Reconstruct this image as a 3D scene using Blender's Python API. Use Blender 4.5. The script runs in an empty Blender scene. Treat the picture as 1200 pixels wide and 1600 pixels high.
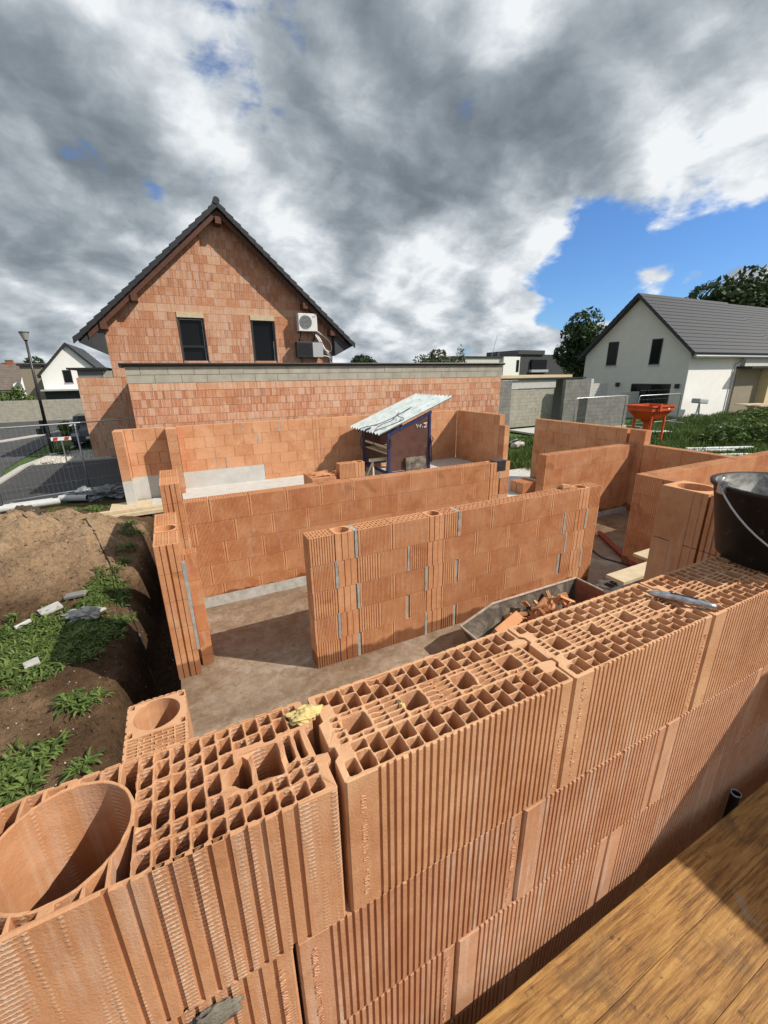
import bpy, bmesh, math, random
import numpy as np
from mathutils import Vector, Matrix, noise
R = math.radians
random.seed(7); rng = np.random.default_rng(7)
S = bpy.context.scene
COL = S.collection

# ------------------------------------------------------------------ camera
yaw, pitch, roll = R(26.3185), R(-18.1374), R(-0.8378)
f_ = Vector((math.sin(yaw)*math.cos(pitch), math.cos(yaw)*math.cos(pitch), math.sin(pitch)))
r_ = Vector((math.cos(yaw), -math.sin(yaw), 0)); u_ = r_.cross(f_)
r2 = math.cos(roll)*r_ + math.sin(roll)*u_; u2 = -math.sin(roll)*r_ + math.cos(roll)*u_
cam = bpy.data.objects.new('camera', bpy.data.cameras.new('camera')); COL.objects.link(cam)
M = Matrix((( r2.x,u2.x,-f_.x,-0.1481),(r2.y,u2.y,-f_.y,-0.4525),(r2.z,u2.z,-f_.z,2.9868),(0,0,0,1)))
cam.matrix_world = M
cam.data.sensor_fit = 'HORIZONTAL'; cam.data.sensor_width = 36.0
cam.data.lens = 652.99/1200*36; cam.data.clip_start = 0.02; cam.data.clip_end = 3000
S.camera = cam
S.render.resolution_x, S.render.resolution_y = 768, 1024

# ------------------------------------------------------------------ light
SUN_TO = Vector((1.28, -1.0, 1.46)).normalized()
sun = bpy.data.objects.new('sun', bpy.data.lights.new('sun', 'SUN')); COL.objects.link(sun)
sun.rotation_euler = (-SUN_TO).to_track_quat('-Z', 'Y').to_euler()
sun.data.energy = 4.2; sun.data.angle = R(0.5); sun.data.color = (1.0, 0.93, 0.82)
S.view_settings.view_transform = 'Standard'; S.view_settings.look = 'None'
S.view_settings.gamma = 1.0; S.view_settings.use_curve_mapping = False
S.view_settings.exposure = 0.3

# node helpers ------------------------------------------------------
def nd(nt, typ, ins=None, **props):
    n = nt.nodes.new('ShaderNode' + typ)
    for k, v in props.items(): setattr(n, k, v)
    for k, v in (ins or {}).items():
        s = n.inputs[k]
        if isinstance(v, bpy.types.NodeSocket): nt.links.new(v, s)
        else:
            try: s.default_value = v
            except Exception: s.default_value = (*v, 1.0)
    return n
def mth(nt, op, a, b=0.0, c=None, clamp=False):
    ins = {0: a, 1: b}
    if c is not None: ins[2] = c
    return nd(nt, 'Math', ins, operation=op, use_clamp=clamp).outputs[0]
def mixc(nt, fac, a, b, blend='MIX'):
    return nd(nt, 'Mix', {0: fac, 6: a, 7: b}, data_type='RGBA', blend_type=blend).outputs[2]
def ramp(nt, fac, stops, interp='LINEAR'):
    n = nd(nt, 'ValToRGB', {0: fac}); cr = n.color_ramp; cr.interpolation = interp
    while len(cr.elements) < len(stops): cr.elements.new(0.5)
    for e, (p, c) in zip(cr.elements, stops):
        e.position = p; e.color = (c, c, c, 1) if isinstance(c, (int, float)) else (*c, 1)
    return n.outputs[0]
def noise_n(nt, vec, scale, detail=4, rough=0.55, dist=0.0):
    return nd(nt, 'TexNoise', {'Vector': vec, 'Scale': scale, 'Detail': detail, 'Roughness': rough, 'Distortion': dist}).outputs[0]
def maprange(nt, v, a, b, c=0.0, d=1.0, smooth=True):
    return nd(nt, 'MapRange', {0: v, 1: a, 2: b, 3: c, 4: d}, interpolation_type='SMOOTHSTEP' if smooth else 'LINEAR').outputs[0]

# ------------------------------------------------------------------ world: Nishita sky and a cloud deck
W = bpy.data.worlds.new('World'); S.world = W; W.use_nodes = True
nt = W.node_tree; nt.nodes.clear()
sky = nd(nt, 'TexSky', {}, sky_type='NISHITA', sun_disc=False)
sky.sun_elevation = math.asin(SUN_TO.z); sky.sun_rotation = math.atan2(SUN_TO.x, SUN_TO.y)
sky.ozone_density = 3.0; sky.air_density = 1.0; sky.dust_density = 0.4
D = nd(nt, 'TexCoord').outputs['Generated']
sx = nd(nt, 'SeparateXYZ', {0: D}); dz = mth(nt, 'MAXIMUM', sx.outputs[2], 0.0)
den = mth(nt, 'ADD', dz, 0.42)
P = nd(nt, 'CombineXYZ', {0: mth(nt, 'DIVIDE', sx.outputs[0], den), 1: mth(nt, 'DIVIDE', sx.outputs[1], den), 2: mth(nt, 'MULTIPLY', dz, 2.6)}).outputs[0]
def blob(d, rad, amp):
    dist = nd(nt, 'VectorMath', {0: D, 1: d}, operation='DISTANCE').outputs['Value']
    return maprange(nt, dist, 0.0, rad, amp, 0.0)
def total(lst):
    s = lst[0]
    for x in lst[1:]: s = mth(nt, 'ADD', s, x)
    return s
wob = nd(nt, 'TexNoise', {'Vector': D, 'Scale': 3.0, 'Detail': 5.0, 'Roughness': 0.6})
warp = nd(nt, 'VectorMath', {0: wob.outputs['Color'], 1: (0.5, 0.5, 0.5)}, operation='SUBTRACT').outputs[0]
warp = nd(nt, 'VectorMath', {0: warp, 3: 0.17}, operation='SCALE').outputs[0]
D0 = D
D = nd(nt, 'VectorMath', {0: D0, 1: warp}, operation='ADD').outputs[0]
wv2 = nd(nt, 'VectorMath', {0: nd(nt, 'VectorMath', {0: nd(nt, 'TexNoise', {'Vector': P, 'Scale': 3.0, 'Detail': 5.0}).outputs['Color'], 1: (0.5, 0.5, 0.5)}, operation='SUBTRACT').outputs[0], 3: 0.13}, operation='SCALE').outputs[0]
P = nd(nt, 'VectorMath', {0: P, 1: wv2}, operation='ADD').outputs[0]
def puff(vec):
    a = nd(nt, 'TexVoronoi', {'Vector': vec, 'Scale': 3.4, 'Smoothness': 0.7, 'Detail': 1.6, 'Roughness': 0.5}, feature='SMOOTH_F1', voronoi_dimensions='2D').outputs['Distance']
    return mth(nt, 'ADD', mth(nt, 'MULTIPLY', mth(nt, 'SUBTRACT', 0.62, a), 0.55), mth(nt, 'MULTIPLY', nd(nt, 'TexNoise', {'Vector': vec, 'Scale': 3.0, 'Detail': 8.0, 'Roughness': 0.6}, noise_dimensions='2D').outputs[0], 0.75))
n1 = puff(P)
Ps = nd(nt, 'VectorMath', {0: P, 1: (0.085, -0.055, 0.10)}, operation='ADD').outputs[0]
emb = mth(nt, 'SUBTRACT', n1, puff(Ps))
def fine_(vec): return nd(nt, 'TexNoise', {'Vector': vec, 'Scale': 7.5, 'Detail': 6.0, 'Roughness': 0.55}, noise_dimensions='2D').outputs[0]
emb2 = mth(nt, 'SUBTRACT', fine_(P), fine_(nd(nt, 'VectorMath', {0: P, 1: (0.035, -0.022, 0.0)}, operation='ADD').outputs[0]))
n2 = noise_n(nt, P, 1.25, 6, 0.5, 0.3)
n3 = noise_n(nt, P, 9.0, 8, 0.60, 0.2)
# coverage: 1 = cloud, 0 = blue
cov = total([mth(nt, 'MULTIPLY', mth(nt, 'SUBTRACT', n1, 0.33), 4.6), mth(nt, 'MULTIPLY', mth(nt, 'SUBTRACT', n3, 0.5), 1.3),
    maprange(nt, dz, 0.02, 0.14, 1.5, 0.0),
    blob((0.83, 0.50, 0.215), 0.24, -2.1), blob((0.90, 0.42, 0.17), 0.22, -0.8), blob((0.72, 0.675, 0.175), 0.17, -1.5), blob((0.60, 0.79, 0.10), 0.13, -0.9),
    blob((0.034, 0.948, 0.317), 0.055, -0.75), blob((0.124, 0.929, 0.348), 0.055, -0.9), blob((0.12, 0.875, 0.475), 0.05, 0.0),
    blob((0.72, 0.46, 0.52), 0.4, 0.8), blob((0.837, 0.453, 0.34), 0.13, 0.9), blob((0.5, 0.75, 0.4), 0.45, 1.2), blob((-0.1, 0.95, 0.25), 0.35, 0.7), blob((0.3, 0.95, 0.16), 0.25, 0.6), blob((0.88, 0.46, 0.14), 0.13, 1.0), blob((0.40, 0.90, 0.2), 0.3, 0.5), blob((-0.02, 0.90, 0.42), 0.25, 0.5)])
cov = maprange(nt, mth(nt, 'ADD', cov, 1.0), 0.0, 0.75)
# brightness of the cloud: thick bases are grey, thin edges bright
br = total([mth(nt, 'MULTIPLY', mth(nt, 'SUBTRACT', n2, 0.5), -1.3), mth(nt, 'MULTIPLY', mth(nt, 'SUBTRACT', n1, 0.5), -0.5), mth(nt, 'MULTIPLY', emb, 1.25), mth(nt, 'MULTIPLY', emb2, 0.55), mth(nt, 'MULTIPLY', mth(nt, 'SUBTRACT', n3, 0.5), 0.35),
    blob((0.42, 0.81, 0.41), 0.22, -0.30), blob((0.56, 0.71, 0.42), 0.22, -0.34), blob((0.69, 0.63, 0.35), 0.2, -0.32), blob((-0.12, 0.936, 0.33), 0.2, -0.20),
    blob((-0.215, 0.972, 0.08), 0.2, -0.15), blob((0.0, 0.92, 0.39), 0.16, -0.15), blob((0.78, 0.45, 0.44), 0.16, -0.12),
    blob((0.146, 0.945, 0.27), 0.16, 0.25), blob((0.32, 0.80, 0.51), 0.11, 0.28), blob((0.536, 0.666, 0.518), 0.13, 0.42), blob((0.80, 0.48, 0.33), 0.15, 0.40),
    blob((0.714, 0.661, 0.24), 0.12, 0.35), blob((0.22, 0.956, 0.195), 0.25, 0.22), blob((0.45, 0.88, 0.14), 0.25, 0.2), blob((0.55, 0.80, 0.21), 0.22, 0.22), blob((0.134, 0.9, 0.42), 0.1, 0.2), blob((0.79, 0.60, 0.11), 0.2, 0.35)])
br = mth(nt, 'ADD', br, 0.56)
ccol = ramp(nt, br, [(0.0, (0.150, 0.178, 0.205)), (0.25, (0.215, 0.250, 0.282)), (0.5, (0.325, 0.365, 0.400)), (0.75, (0.50, 0.54, 0.575)), (1.0, (0.74, 0.765, 0.785))])
b1 = nd(nt, 'Background', {0: mixc(nt, 1.0, sky.outputs[0], (0.55, 0.80, 1.12), 'MULTIPLY'), 1: 0.105}); b2 = nd(nt, 'Background', {0: ccol, 1: 0.98})
mx = nd(nt, 'MixShader', {0: cov, 1: b1.outputs[0], 2: b2.outputs[0]})
out = nd(nt, 'OutputWorld', {0: mx.outputs[0]})

# ------------------------------------------------------------------ materials
MATS = {}
def newmat(name):
    m = bpy.data.materials.new(name); m.use_nodes = True; m.node_tree.nodes.clear(); MATS[name] = m
    return m, m.node_tree
def finish(nt, col, rough=0.8, bump=None, bstr=0.3, bdist=0.01, metal=0.0, spec=0.4, normal=None, extra=None):
    ins = {'Base Color': col, 'Roughness': rough, 'Metallic': metal, 'Specular IOR Level': spec}
    if bump is not None: ins['Normal'] = nd(nt, 'Bump', {'Height': bump, 'Strength': bstr, 'Distance': bdist}).outputs[0]
    if extra: ins.update(extra)
    b = nd(nt, 'BsdfPrincipled', ins); nd(nt, 'OutputMaterial', {0: b.outputs[0]}); return b
def simple(name, col, rough=0.6, var=0.25, scale=8.0, metal=0.0, bstr=0.15, bdist=0.004, bscale=None, spec=0.4, coord='Object'):
    m, nt = newmat(name); tc = nd(nt, 'TexCoord').outputs[coord]
    n = noise_n(nt, tc, scale, 6, 0.6)
    a = tuple(c*(1-var) for c in col); b = tuple(min(1, c*(1+var)) for c in col)
    n2 = noise_n(nt, tc, bscale or scale*6, 4, 0.6)
    finish(nt, ramp(nt, n, [(0.25, a), (0.75, b)]), rough, n2, bstr, bdist, metal, spec)
    return m

def clay(name, base, pale, dark, fine=0.5, chalk=0.35, damp=0.0, hatch=0.0, uvstreak=0.0, scale=1.0):
    m, nt = newmat(name)
    tc = nd(nt, 'TexCoord').outputs['Object']
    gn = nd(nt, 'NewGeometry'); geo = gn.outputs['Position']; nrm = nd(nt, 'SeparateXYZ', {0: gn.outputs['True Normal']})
    side = maprange(nt, mth(nt, 'ABSOLUTE', nrm.outputs[2]), 0.3, 0.6, 1.0, 0.0); front = maprange(nt, nrm.outputs[1], -0.5, -0.9)
    uv = nd(nt, 'UVMap', {}, uv_map='UVMap').outputs[0]
    tone = nd(nt, 'Attribute', {}, attribute_name='tone').outputs['Fac']
    nA = noise_n(nt, geo, 3.5*scale, 5, 0.6, 0.4); nB = noise_n(nt, geo, 28*scale, 5, 0.65); nC = noise_n(nt, geo, 260*scale, 3, 0.6)
    c = ramp(nt, nA, [(0.3, dark), (0.5, base), (0.72, pale)])
    c = mixc(nt, mth(nt, 'MULTIPLY', mth(nt, 'SUBTRACT', tone, 0.35, clamp=True), 0.7), c, pale)
    c = mixc(nt, mth(nt, 'MULTIPLY', mth(nt, 'SUBTRACT', 0.45, tone, clamp=True), 0.8), c, dark)
    su = nd(nt, 'SeparateXYZ', {0: uv})
    # vertical chalky streaks along the extrusion direction
    sv = nd(nt, 'CombineXYZ', {0: mth(nt, 'MULTIPLY', su.outputs[0], 55.0*scale), 1: mth(nt, 'MULTIPLY', su.outputs[1], 2.2), 2: tone}).outputs[0]
    st = noise_n(nt, sv, 1.0, 4, 0.6); lowm = maprange(nt, noise_n(nt, geo, 3.1*scale, 4, 0.55), 0.36, 0.62)
    ck = mth(nt, 'MULTIPLY', mth(nt, 'MULTIPLY', maprange(nt, st, 0.47, 0.70), lowm), mth(nt, 'MULTIPLY', side, chalk))
    c = mixc(nt, ck, c, (0.60, 0.46, 0.36))
    hgt = mth(nt, 'ADD', mth(nt, 'MULTIPLY', nB, 0.6), mth(nt, 'MULTIPLY', nC, 0.35))
    if hatch:
        wv = nd(nt, 'TexWave', {'Vector': uv, 'Scale': 38.0, 'Distortion': 2.2, 'Detail': 3.0, 'Detail Scale': 6.0}, bands_direction='Y').outputs[1]
        hm = maprange(nt, noise_n(nt, nd(nt, 'VectorMath', {0: sv, 1: (3.3, 1.1, 0)}, operation='ADD').outputs[0], 0.8, 2, 0.5), 0.5, 0.66)
        hv = mth(nt, 'MULTIPLY', mth(nt, 'MULTIPLY', maprange(nt, wv, 0.45, 0.8), hm), mth(nt, 'MULTIPLY', front, hatch))
        c = mixc(nt, hv, c, (0.70, 0.55, 0.43)); hgt = mth(nt, 'ADD', hgt, mth(nt, 'MULTIPLY', hv, 0.8))
    c = mixc(nt, maprange(nt, nB, 0.50, 0.70, 0, 0.30), c, dark); c = mixc(nt, maprange(nt, nB, 0.48, 0.32, 0, 0.30), c, pale)
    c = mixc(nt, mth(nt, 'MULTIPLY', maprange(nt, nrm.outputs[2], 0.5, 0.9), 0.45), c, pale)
    stn = maprange(nt, noise_n(nt, geo, 7.0*scale, 6, 0.65, 0.9), 0.56, 0.72)
    c = mixc(nt, mth(nt, 'MULTIPLY', stn, 0.15 if damp else 0.38), c, dark)
    # dark pores
    vo = nd(nt, 'TexVoronoi', {'Vector': geo, 'Scale': 120.0*scale}).outputs['Distance']
    pore = mth(nt, 'MULTIPLY', maprange(nt, vo, 0.17, 0.05), maprange(nt, nB, 0.5, 0.62))
    c = mixc(nt, mth(nt, 'MULTIPLY', pore, 0.45), c, tuple(x*0.35 for x in dark))
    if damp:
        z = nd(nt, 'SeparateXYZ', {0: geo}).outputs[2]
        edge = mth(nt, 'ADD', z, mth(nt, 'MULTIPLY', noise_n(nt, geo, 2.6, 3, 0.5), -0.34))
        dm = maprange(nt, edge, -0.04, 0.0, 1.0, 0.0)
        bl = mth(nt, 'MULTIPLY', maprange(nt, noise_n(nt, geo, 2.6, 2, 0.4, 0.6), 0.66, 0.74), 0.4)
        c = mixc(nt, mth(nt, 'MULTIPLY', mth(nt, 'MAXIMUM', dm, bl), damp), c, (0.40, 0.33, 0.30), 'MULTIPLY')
    fl = noise_n(nt, geo, 500*scale, 2, 0.5)
    c = mixc(nt, mth(nt, 'MULTIPLY', maprange(nt, fl, 0.55, 0.75), 0.35), c, pale)
    finish(nt, c, 0.9, hgt, fine, 0.0035/scale, spec=0.25)
    return m
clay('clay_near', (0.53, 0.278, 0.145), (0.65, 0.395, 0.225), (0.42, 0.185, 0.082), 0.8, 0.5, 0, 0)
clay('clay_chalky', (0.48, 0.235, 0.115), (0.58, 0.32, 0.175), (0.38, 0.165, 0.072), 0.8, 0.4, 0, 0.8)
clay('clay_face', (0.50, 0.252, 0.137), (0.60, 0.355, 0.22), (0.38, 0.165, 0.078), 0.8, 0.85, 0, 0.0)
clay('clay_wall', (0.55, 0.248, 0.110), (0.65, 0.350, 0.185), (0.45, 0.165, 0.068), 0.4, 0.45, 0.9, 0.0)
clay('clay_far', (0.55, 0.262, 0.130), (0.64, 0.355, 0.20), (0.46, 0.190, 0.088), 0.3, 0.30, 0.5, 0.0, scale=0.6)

def old_brick(name):
    """neighbour's unrendered brick: UV in metres, rows of perforated bricks smeared with pale mortar"""
    m, nt = newmat(name)
    geo = nd(nt, 'NewGeometry').outputs['Position']
    uv = nd(nt, 'UVMap', {}, uv_map='UVMap').outputs[0]
    tone = nd(nt, 'Attribute', {}, attribute_name='tone').outputs['Fac']
    su = nd(nt, 'SeparateXYZ', {0: uv}); u, v = su.outputs[0], su.outputs[1]
    row = mth(nt, 'FLOOR', mth(nt, 'MULTIPLY', v, 1.0))
    strip = nd(nt, 'TexWhiteNoise', {'Vector': nd(nt, 'CombineXYZ', {0: mth(nt, 'FLOOR', mth(nt, 'MULTIPLY', u, 11.0)), 1: row, 2: tone}).outputs[0]}, noise_dimensions='3D').outputs[0]
    nA = noise_n(nt, geo, 0.9, 5, 0.6, 0.5); nB = noise_n(nt, geo, 9, 5, 0.6)
    c = ramp(nt, mth(nt, 'ADD', mth(nt, 'MULTIPLY', nB, 0.55), mth(nt, 'MULTIPLY', tone, 0.45)), [(0.25, (0.40, 0.165, 0.085)), (0.5, (0.50, 0.225, 0.120)), (0.8, (0.60, 0.37, 0.235))])
    c = mixc(nt, mth(nt, 'MULTIPLY', mth(nt, 'MULTIPLY', maprange(nt, strip, 0.35, 0.9), maprange(nt, nA, 0.32, 0.55)), 0.55), c, (0.62, 0.44, 0.33))
    sl = mth(nt, 'ABSOLUTE', mth(nt, 'SUBTRACT', mth(nt, 'FRACT', mth(nt, 'MULTIPLY', u, 11.0)), 0.5))
    line = maprange(nt, sl, 0.42, 0.5)
    c = mixc(nt, mth(nt, 'MULTIPLY', line, mth(nt, 'MULTIPLY', maprange(nt, nA, 0.35, 0.5), 0.75)), c, (0.66, 0.54, 0.46))
    st = maprange(nt, noise_n(nt, geo, 1.7, 6, 0.7, 0.8), 0.60, 0.76)
    c = mixc(nt, mth(nt, 'MULTIPLY', st, 0.65), c, (0.56, 0.46, 0.39))
    finish(nt, c, 0.9, nB, 0.4, 0.01, spec=0.2)
    return m
old_brick('old_brick')
simple('mortar_wet', (0.17, 0.155, 0.125), 0.9, 0.35, 40, bstr=0.6)
simple('mortar_grey', (0.36, 0.35, 0.32), 0.9, 0.3, 14, bstr=0.5, bdist=0.006)
simple('concrete_pale', (0.50, 0.49, 0.46), 0.85, 0.12, 5, bstr=0.2)
simple('concrete_block', (0.36, 0.34, 0.28), 0.9, 0.22, 3, bstr=0.4, bscale=60)
simple('concrete_block_dark', (0.20, 0.195, 0.18), 0.9, 0.3, 3, bstr=0.4, bscale=60)
simple('slate_roof', (0.030, 0.031, 0.036), 0.55, 0.2, 6)
simple('black_trim', (0.022, 0.021, 0.022), 0.5, 0.3, 6)
simple('brown_timber', (0.11, 0.045, 0.028), 0.7, 0.3, 12)
simple('render_grey', (0.60, 0.59, 0.54), 0.9, 0.06, 2, bstr=0.15, bscale=200)  # also the white house's gable, its shade put into the colour
simple('render_white', (0.84, 0.83, 0.80), 0.9, 0.05, 2, bstr=0.15, bscale=200)
simple('render_beige', (0.62, 0.50, 0.30), 0.9, 0.08, 2)
simple('render_brown', (0.27, 0.23, 0.17), 0.9, 0.08, 2)
simple('dark_cladding', (0.05, 0.052, 0.055), 0.7, 0.2, 3)
simple('galvanised', (0.45, 0.46, 0.47), 0.4, 0.15, 20, metal=0.8)
simple('steel_dark', (0.06, 0.06, 0.062), 0.45, 0.3, 15, metal=0.5)
simple('orange_paint', (0.55, 0.085, 0.02), 0.5, 0.3, 4, bstr=0.3)
simple('blue_paint', (0.020, 0.030, 0.105), 0.5, 0.35, 8)
simple('plastic_white', (0.72, 0.72, 0.69), 0.5, 0.06, 5)
simple('paint_white', (0.80, 0.80, 0.78), 0.6, 0.05, 5)
simple('plastic_grey', (0.42, 0.43, 0.44), 0.4, 0.1, 8)
simple('pvc_pipe', (0.50, 0.51, 0.50), 0.45, 0.12, 9)
simple('plastic_black', (0.018, 0.018, 0.019), 0.5, 0.4, 10)
simple('paint_red', (0.5, 0.03, 0.02), 0.5, 0.15, 8)
simple('red_plastic', (0.25, 0.025, 0.02), 0.5, 0.25, 8)
simple('pale_timber', (0.55, 0.44, 0.29), 0.75, 0.18, 9)
simple('film_board', (0.10, 0.045, 0.035), 0.45, 0.35, 5)
simple('stone_grey', (0.40, 0.39, 0.36), 0.85, 0.2, 12, bstr=0.4)
simple('pebble_white', (0.50, 0.47, 0.41), 0.8, 0.2, 40)
simple('tarp_grey', (0.19, 0.20, 0.21), 0.35, 0.3, 6)
simple('foam_yellow', (0.58, 0.44, 0.18), 0.6, 0.25, 60, bstr=0.5, bdist=0.004, bscale=220)
simple('bark', (0.06, 0.045, 0.03), 0.9, 0.3, 10)
simple('car_paint', (0.02, 0.024, 0.032), 0.25, 0.1, 3)
simple('roof_tile_brown', (0.15, 0.12, 0.10), 0.8, 0.3, 2)
simple('tile_red', (0.30, 0.10, 0.05), 0.8, 0.3, 3)
simple('asphalt', (0.062, 0.062, 0.062), 0.9, 0.3, 1.2, bstr=0.3, bscale=150)
simple('asphalt_new', (0.050, 0.050, 0.051), 0.9, 0.2, 1.2, bstr=0.3, bscale=150)
simple('kerb_stone', (0.45, 0.44, 0.41), 0.85, 0.12, 6)
m, nt = newmat('glass_dark')
finish(nt, (0.008, 0.009, 0.011), 0.12, None, spec=0.25)
m, nt = newmat('lamp_glass'); finish(nt, (0.35, 0.35, 0.33), 0.2, None)
m, nt = newmat('blade_steel'); tc = nd(nt, 'TexCoord').outputs['Object']
finish(nt, ramp(nt, noise_n(nt, tc, 60, 5, 0.6), [(0.35, (0.30, 0.31, 0.33)), (0.6, (0.58, 0.59, 0.61))]), 0.33, noise_n(nt, tc, 300, 3, 0.6), 0.15, 0.001, metal=0.85)
# zinc sheet
m, nt = newmat('sheet_metal'); tc = nd(nt, 'TexCoord').outputs['Object']
finish(nt, ramp(nt, noise_n(nt, tc, 4, 6, 0.65, 0.6), [(0.3, (0.42, 0.47, 0.45)), (0.55, (0.62, 0.68, 0.66)), (0.7, (0.72, 0.76, 0.74))]), 0.45, noise_n(nt, tc, 40, 4), 0.1, 0.003, metal=0.15)
# worn trough steel
m, nt = newmat('trough_steel'); tc = nd(nt, 'TexCoord').outputs['Object']
a = noise_n(nt, tc, 5, 7, 0.7, 0.8)
finish(nt, ramp(nt, a, [(0.3, (0.05, 0.042, 0.033)), (0.48, (0.13, 0.108, 0.085)), (0.60, (0.26, 0.22, 0.18)), (0.75, (0.40, 0.36, 0.31))]), 0.6, noise_n(nt, tc, 30, 5), 0.4, 0.01, metal=0.2)
# bucket rubber with cement splashes
m, nt = newmat('bucket_black'); tc = nd(nt, 'TexCoord').outputs['Object']
a = noise_n(nt, tc, 5.5, 7, 0.68, 0.5); sp = noise_n(nt, tc, 38, 5, 0.7)
c = mixc(nt, mth(nt, 'MULTIPLY', maprange(nt, sp, 0.60, 0.72), 0.30), (0.016, 0.014, 0.012), (0.20, 0.17, 0.13))
finish(nt, mixc(nt, mth(nt, 'MULTIPLY', maprange(nt, a, 0.50, 0.8), 0.18), c, (0.20, 0.15, 0.10)), 0.55, sp, 0.3, 0.003, spec=0.3)
m, nt = newmat('bucket_mortar'); tc = nd(nt, 'TexCoord').outputs['Object']
a = noise_n(nt, tc, 9, 6, 0.65, 0.5)
finish(nt, ramp(nt, a, [(0.38, (0.05, 0.05, 0.05)), (0.47, (0.22, 0.21, 0.19)), (0.6, (0.50, 0.49, 0.46))]), 0.85, a, 0.5, 0.01)
# soil
m, nt = newmat('soil'); geo = nd(nt, 'NewGeometry').outputs['Position']
a = noise_n(nt, geo, 0.9, 6, 0.6, 0.4); b = noise_n(nt, geo, 14, 6, 0.65); c3 = noise_n(nt, geo, 90, 4, 0.6)
sp = nd(nt, 'SeparateXYZ', {0: geo})
wet = mth(nt, 'ADD', mth(nt, 'MULTIPLY', a, 0.8), mth(nt, 'MULTIPLY', sp.outputs[2], 0.55))
c = ramp(nt, wet, [(0.10, (0.060, 0.036, 0.020)), (0.36, (0.125, 0.075, 0.040)), (0.55, (0.30, 0.195, 0.115)), (0.8, (0.45, 0.31, 0.19))])
c = mixc(nt, maprange(nt, b, 0.35, 0.7, 0.0, 0.55), c, mixc(nt, 1.0, c, (0.45, 0.42, 0.38), 'MULTIPLY'))
c = mixc(nt, maprange(nt, c3, 0.62, 0.75, 0, 0.5), c, (0.42, 0.33, 0.22))
finish(nt, c, 0.95, mth(nt, 'ADD', mth(nt, 'MULTIPLY', b, 1.0), mth(nt, 'MULTIPLY', c3, 0.4)), 1.0, 0.07, spec=0.15)
# grass soil (lawn)
m, nt = newmat('lawn'); geo = nd(nt, 'NewGeometry').outputs['Position']
a = noise_n(nt, geo, 0.7, 5, 0.6); b = noise_n(nt, geo, 9, 6, 0.7)
c = ramp(nt, b, [(0.3, (0.035, 0.062, 0.016)), (0.55, (0.075, 0.13, 0.034)), (0.75, (0.13, 0.18, 0.055))])
c = mixc(nt, maprange(nt, a, 0.55, 0.7, 0, 0.5), c, (0.14, 0.11, 0.06))
finish(nt, c, 0.95, b, 0.8, 0.05, spec=0.15)
# muddy slab
m, nt = newmat('slab'); geo = nd(nt, 'NewGeometry').outputs['Position']
a = noise_n(nt, geo, 0.8, 6, 0.6, 0.8); b = noise_n(nt, geo, 6, 6, 0.7, 0.6); c3 = noise_n(nt, geo, 60, 4, 0.6)
c = ramp(nt, mth(nt, 'ADD', mth(nt, 'MULTIPLY', a, 0.6), mth(nt, 'MULTIPLY', b, 0.4)), [(0.32, (0.10, 0.066, 0.042)), (0.45, (0.20, 0.138, 0.090)), (0.54, (0.28, 0.21, 0.150)), (0.66, (0.42, 0.36, 0.29))])
c = mixc(nt, maprange(nt, c3, 0.66, 0.76, 0, 0.5), c, (0.10, 0.07, 0.05))
d4 = noise_n(nt, geo, 18, 6, 0.7, 0.5)
c = mixc(nt, maprange(nt, d4, 0.52, 0.68, 0, 0.5), c, (0.13, 0.085, 0.05)); c = mixc(nt, maprange(nt, d4, 0.44, 0.32, 0, 0.35), c, (0.42, 0.33, 0.23))
c = mixc(nt, maprange(nt, noise_n(nt, geo, 2.2, 4, 0.6, 1.2), 0.6, 0.72, 0, 0.45), c, (0.36, 0.17, 0.09))
finish(nt, c, ramp(nt, a, [(0.42, 0.28), (0.56, 0.8)]), b, 0.35, 0.01, spec=0.35)
# scaffold boards
m, nt = newmat('plank_wood'); tc = nd(nt, 'TexCoord').outputs['Object']
tone = nd(nt, 'Attribute', {}, attribute_name='tone').outputs['Fac']
off = nd(nt, 'CombineXYZ', {0: mth(nt, 'MULTIPLY', tone, 20.0), 1: mth(nt, 'MULTIPLY', tone, 7.0)}).outputs[0]
tc2 = nd(nt, 'VectorMath', {0: tc, 1: off}, operation='ADD').outputs[0]
mp = nd(nt, 'VectorMath', {0: tc2, 1: (1.3, 13.0, 1.0)}, operation='MULTIPLY').outputs[0]
ring_ = mth(nt, 'FRACT', mth(nt, 'MULTIPLY', noise_n(nt, mp, 0.9, 2, 0.4, 0.3), 9.0))
ring_ = maprange(nt, mth(nt, 'ABSOLUTE', mth(nt, 'SUBTRACT', ring_, 0.5)), 0.1, 0.5)
g2 = noise_n(nt, nd(nt, 'VectorMath', {0: tc2, 1: (9, 160, 1)}, operation='MULTIPLY').outputs[0], 1.0, 6, 0.75)
a = noise_n(nt, tc, 4.0, 7, 0.7, 0.9); s_ = noise_n(nt, tc, 24, 6, 0.72); a3 = noise_n(nt, tc, 11, 6, 0.7, 0.8)
c = ramp(nt, mth(nt, 'ADD', mth(nt, 'MULTIPLY', ring_, 0.10), mth(nt, 'MULTIPLY', g2, 0.90)), [(0.36, (0.15, 0.066, 0.016)), (0.49, (0.31, 0.155, 0.040)), (0.64, (0.44, 0.25, 0.075))])
c = mixc(nt, maprange(nt, a, 0.50, 0.64, 0, 0.55), c, (0.11, 0.062, 0.028)); c = mixc(nt, maprange(nt, a3, 0.45, 0.30, 0, 0.25), c, (0.46, 0.29, 0.10))
c = mixc(nt, maprange(nt, s_, 0.60, 0.70, 0, 0.8), c, (0.05, 0.026, 0.010))
c = mixc(nt, maprange(nt, noise_n(nt, tc, 7, 5, 0.7, 1.0), 0.62, 0.68, 0, 0.5), c, (0.30, 0.26, 0.20))
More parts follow.
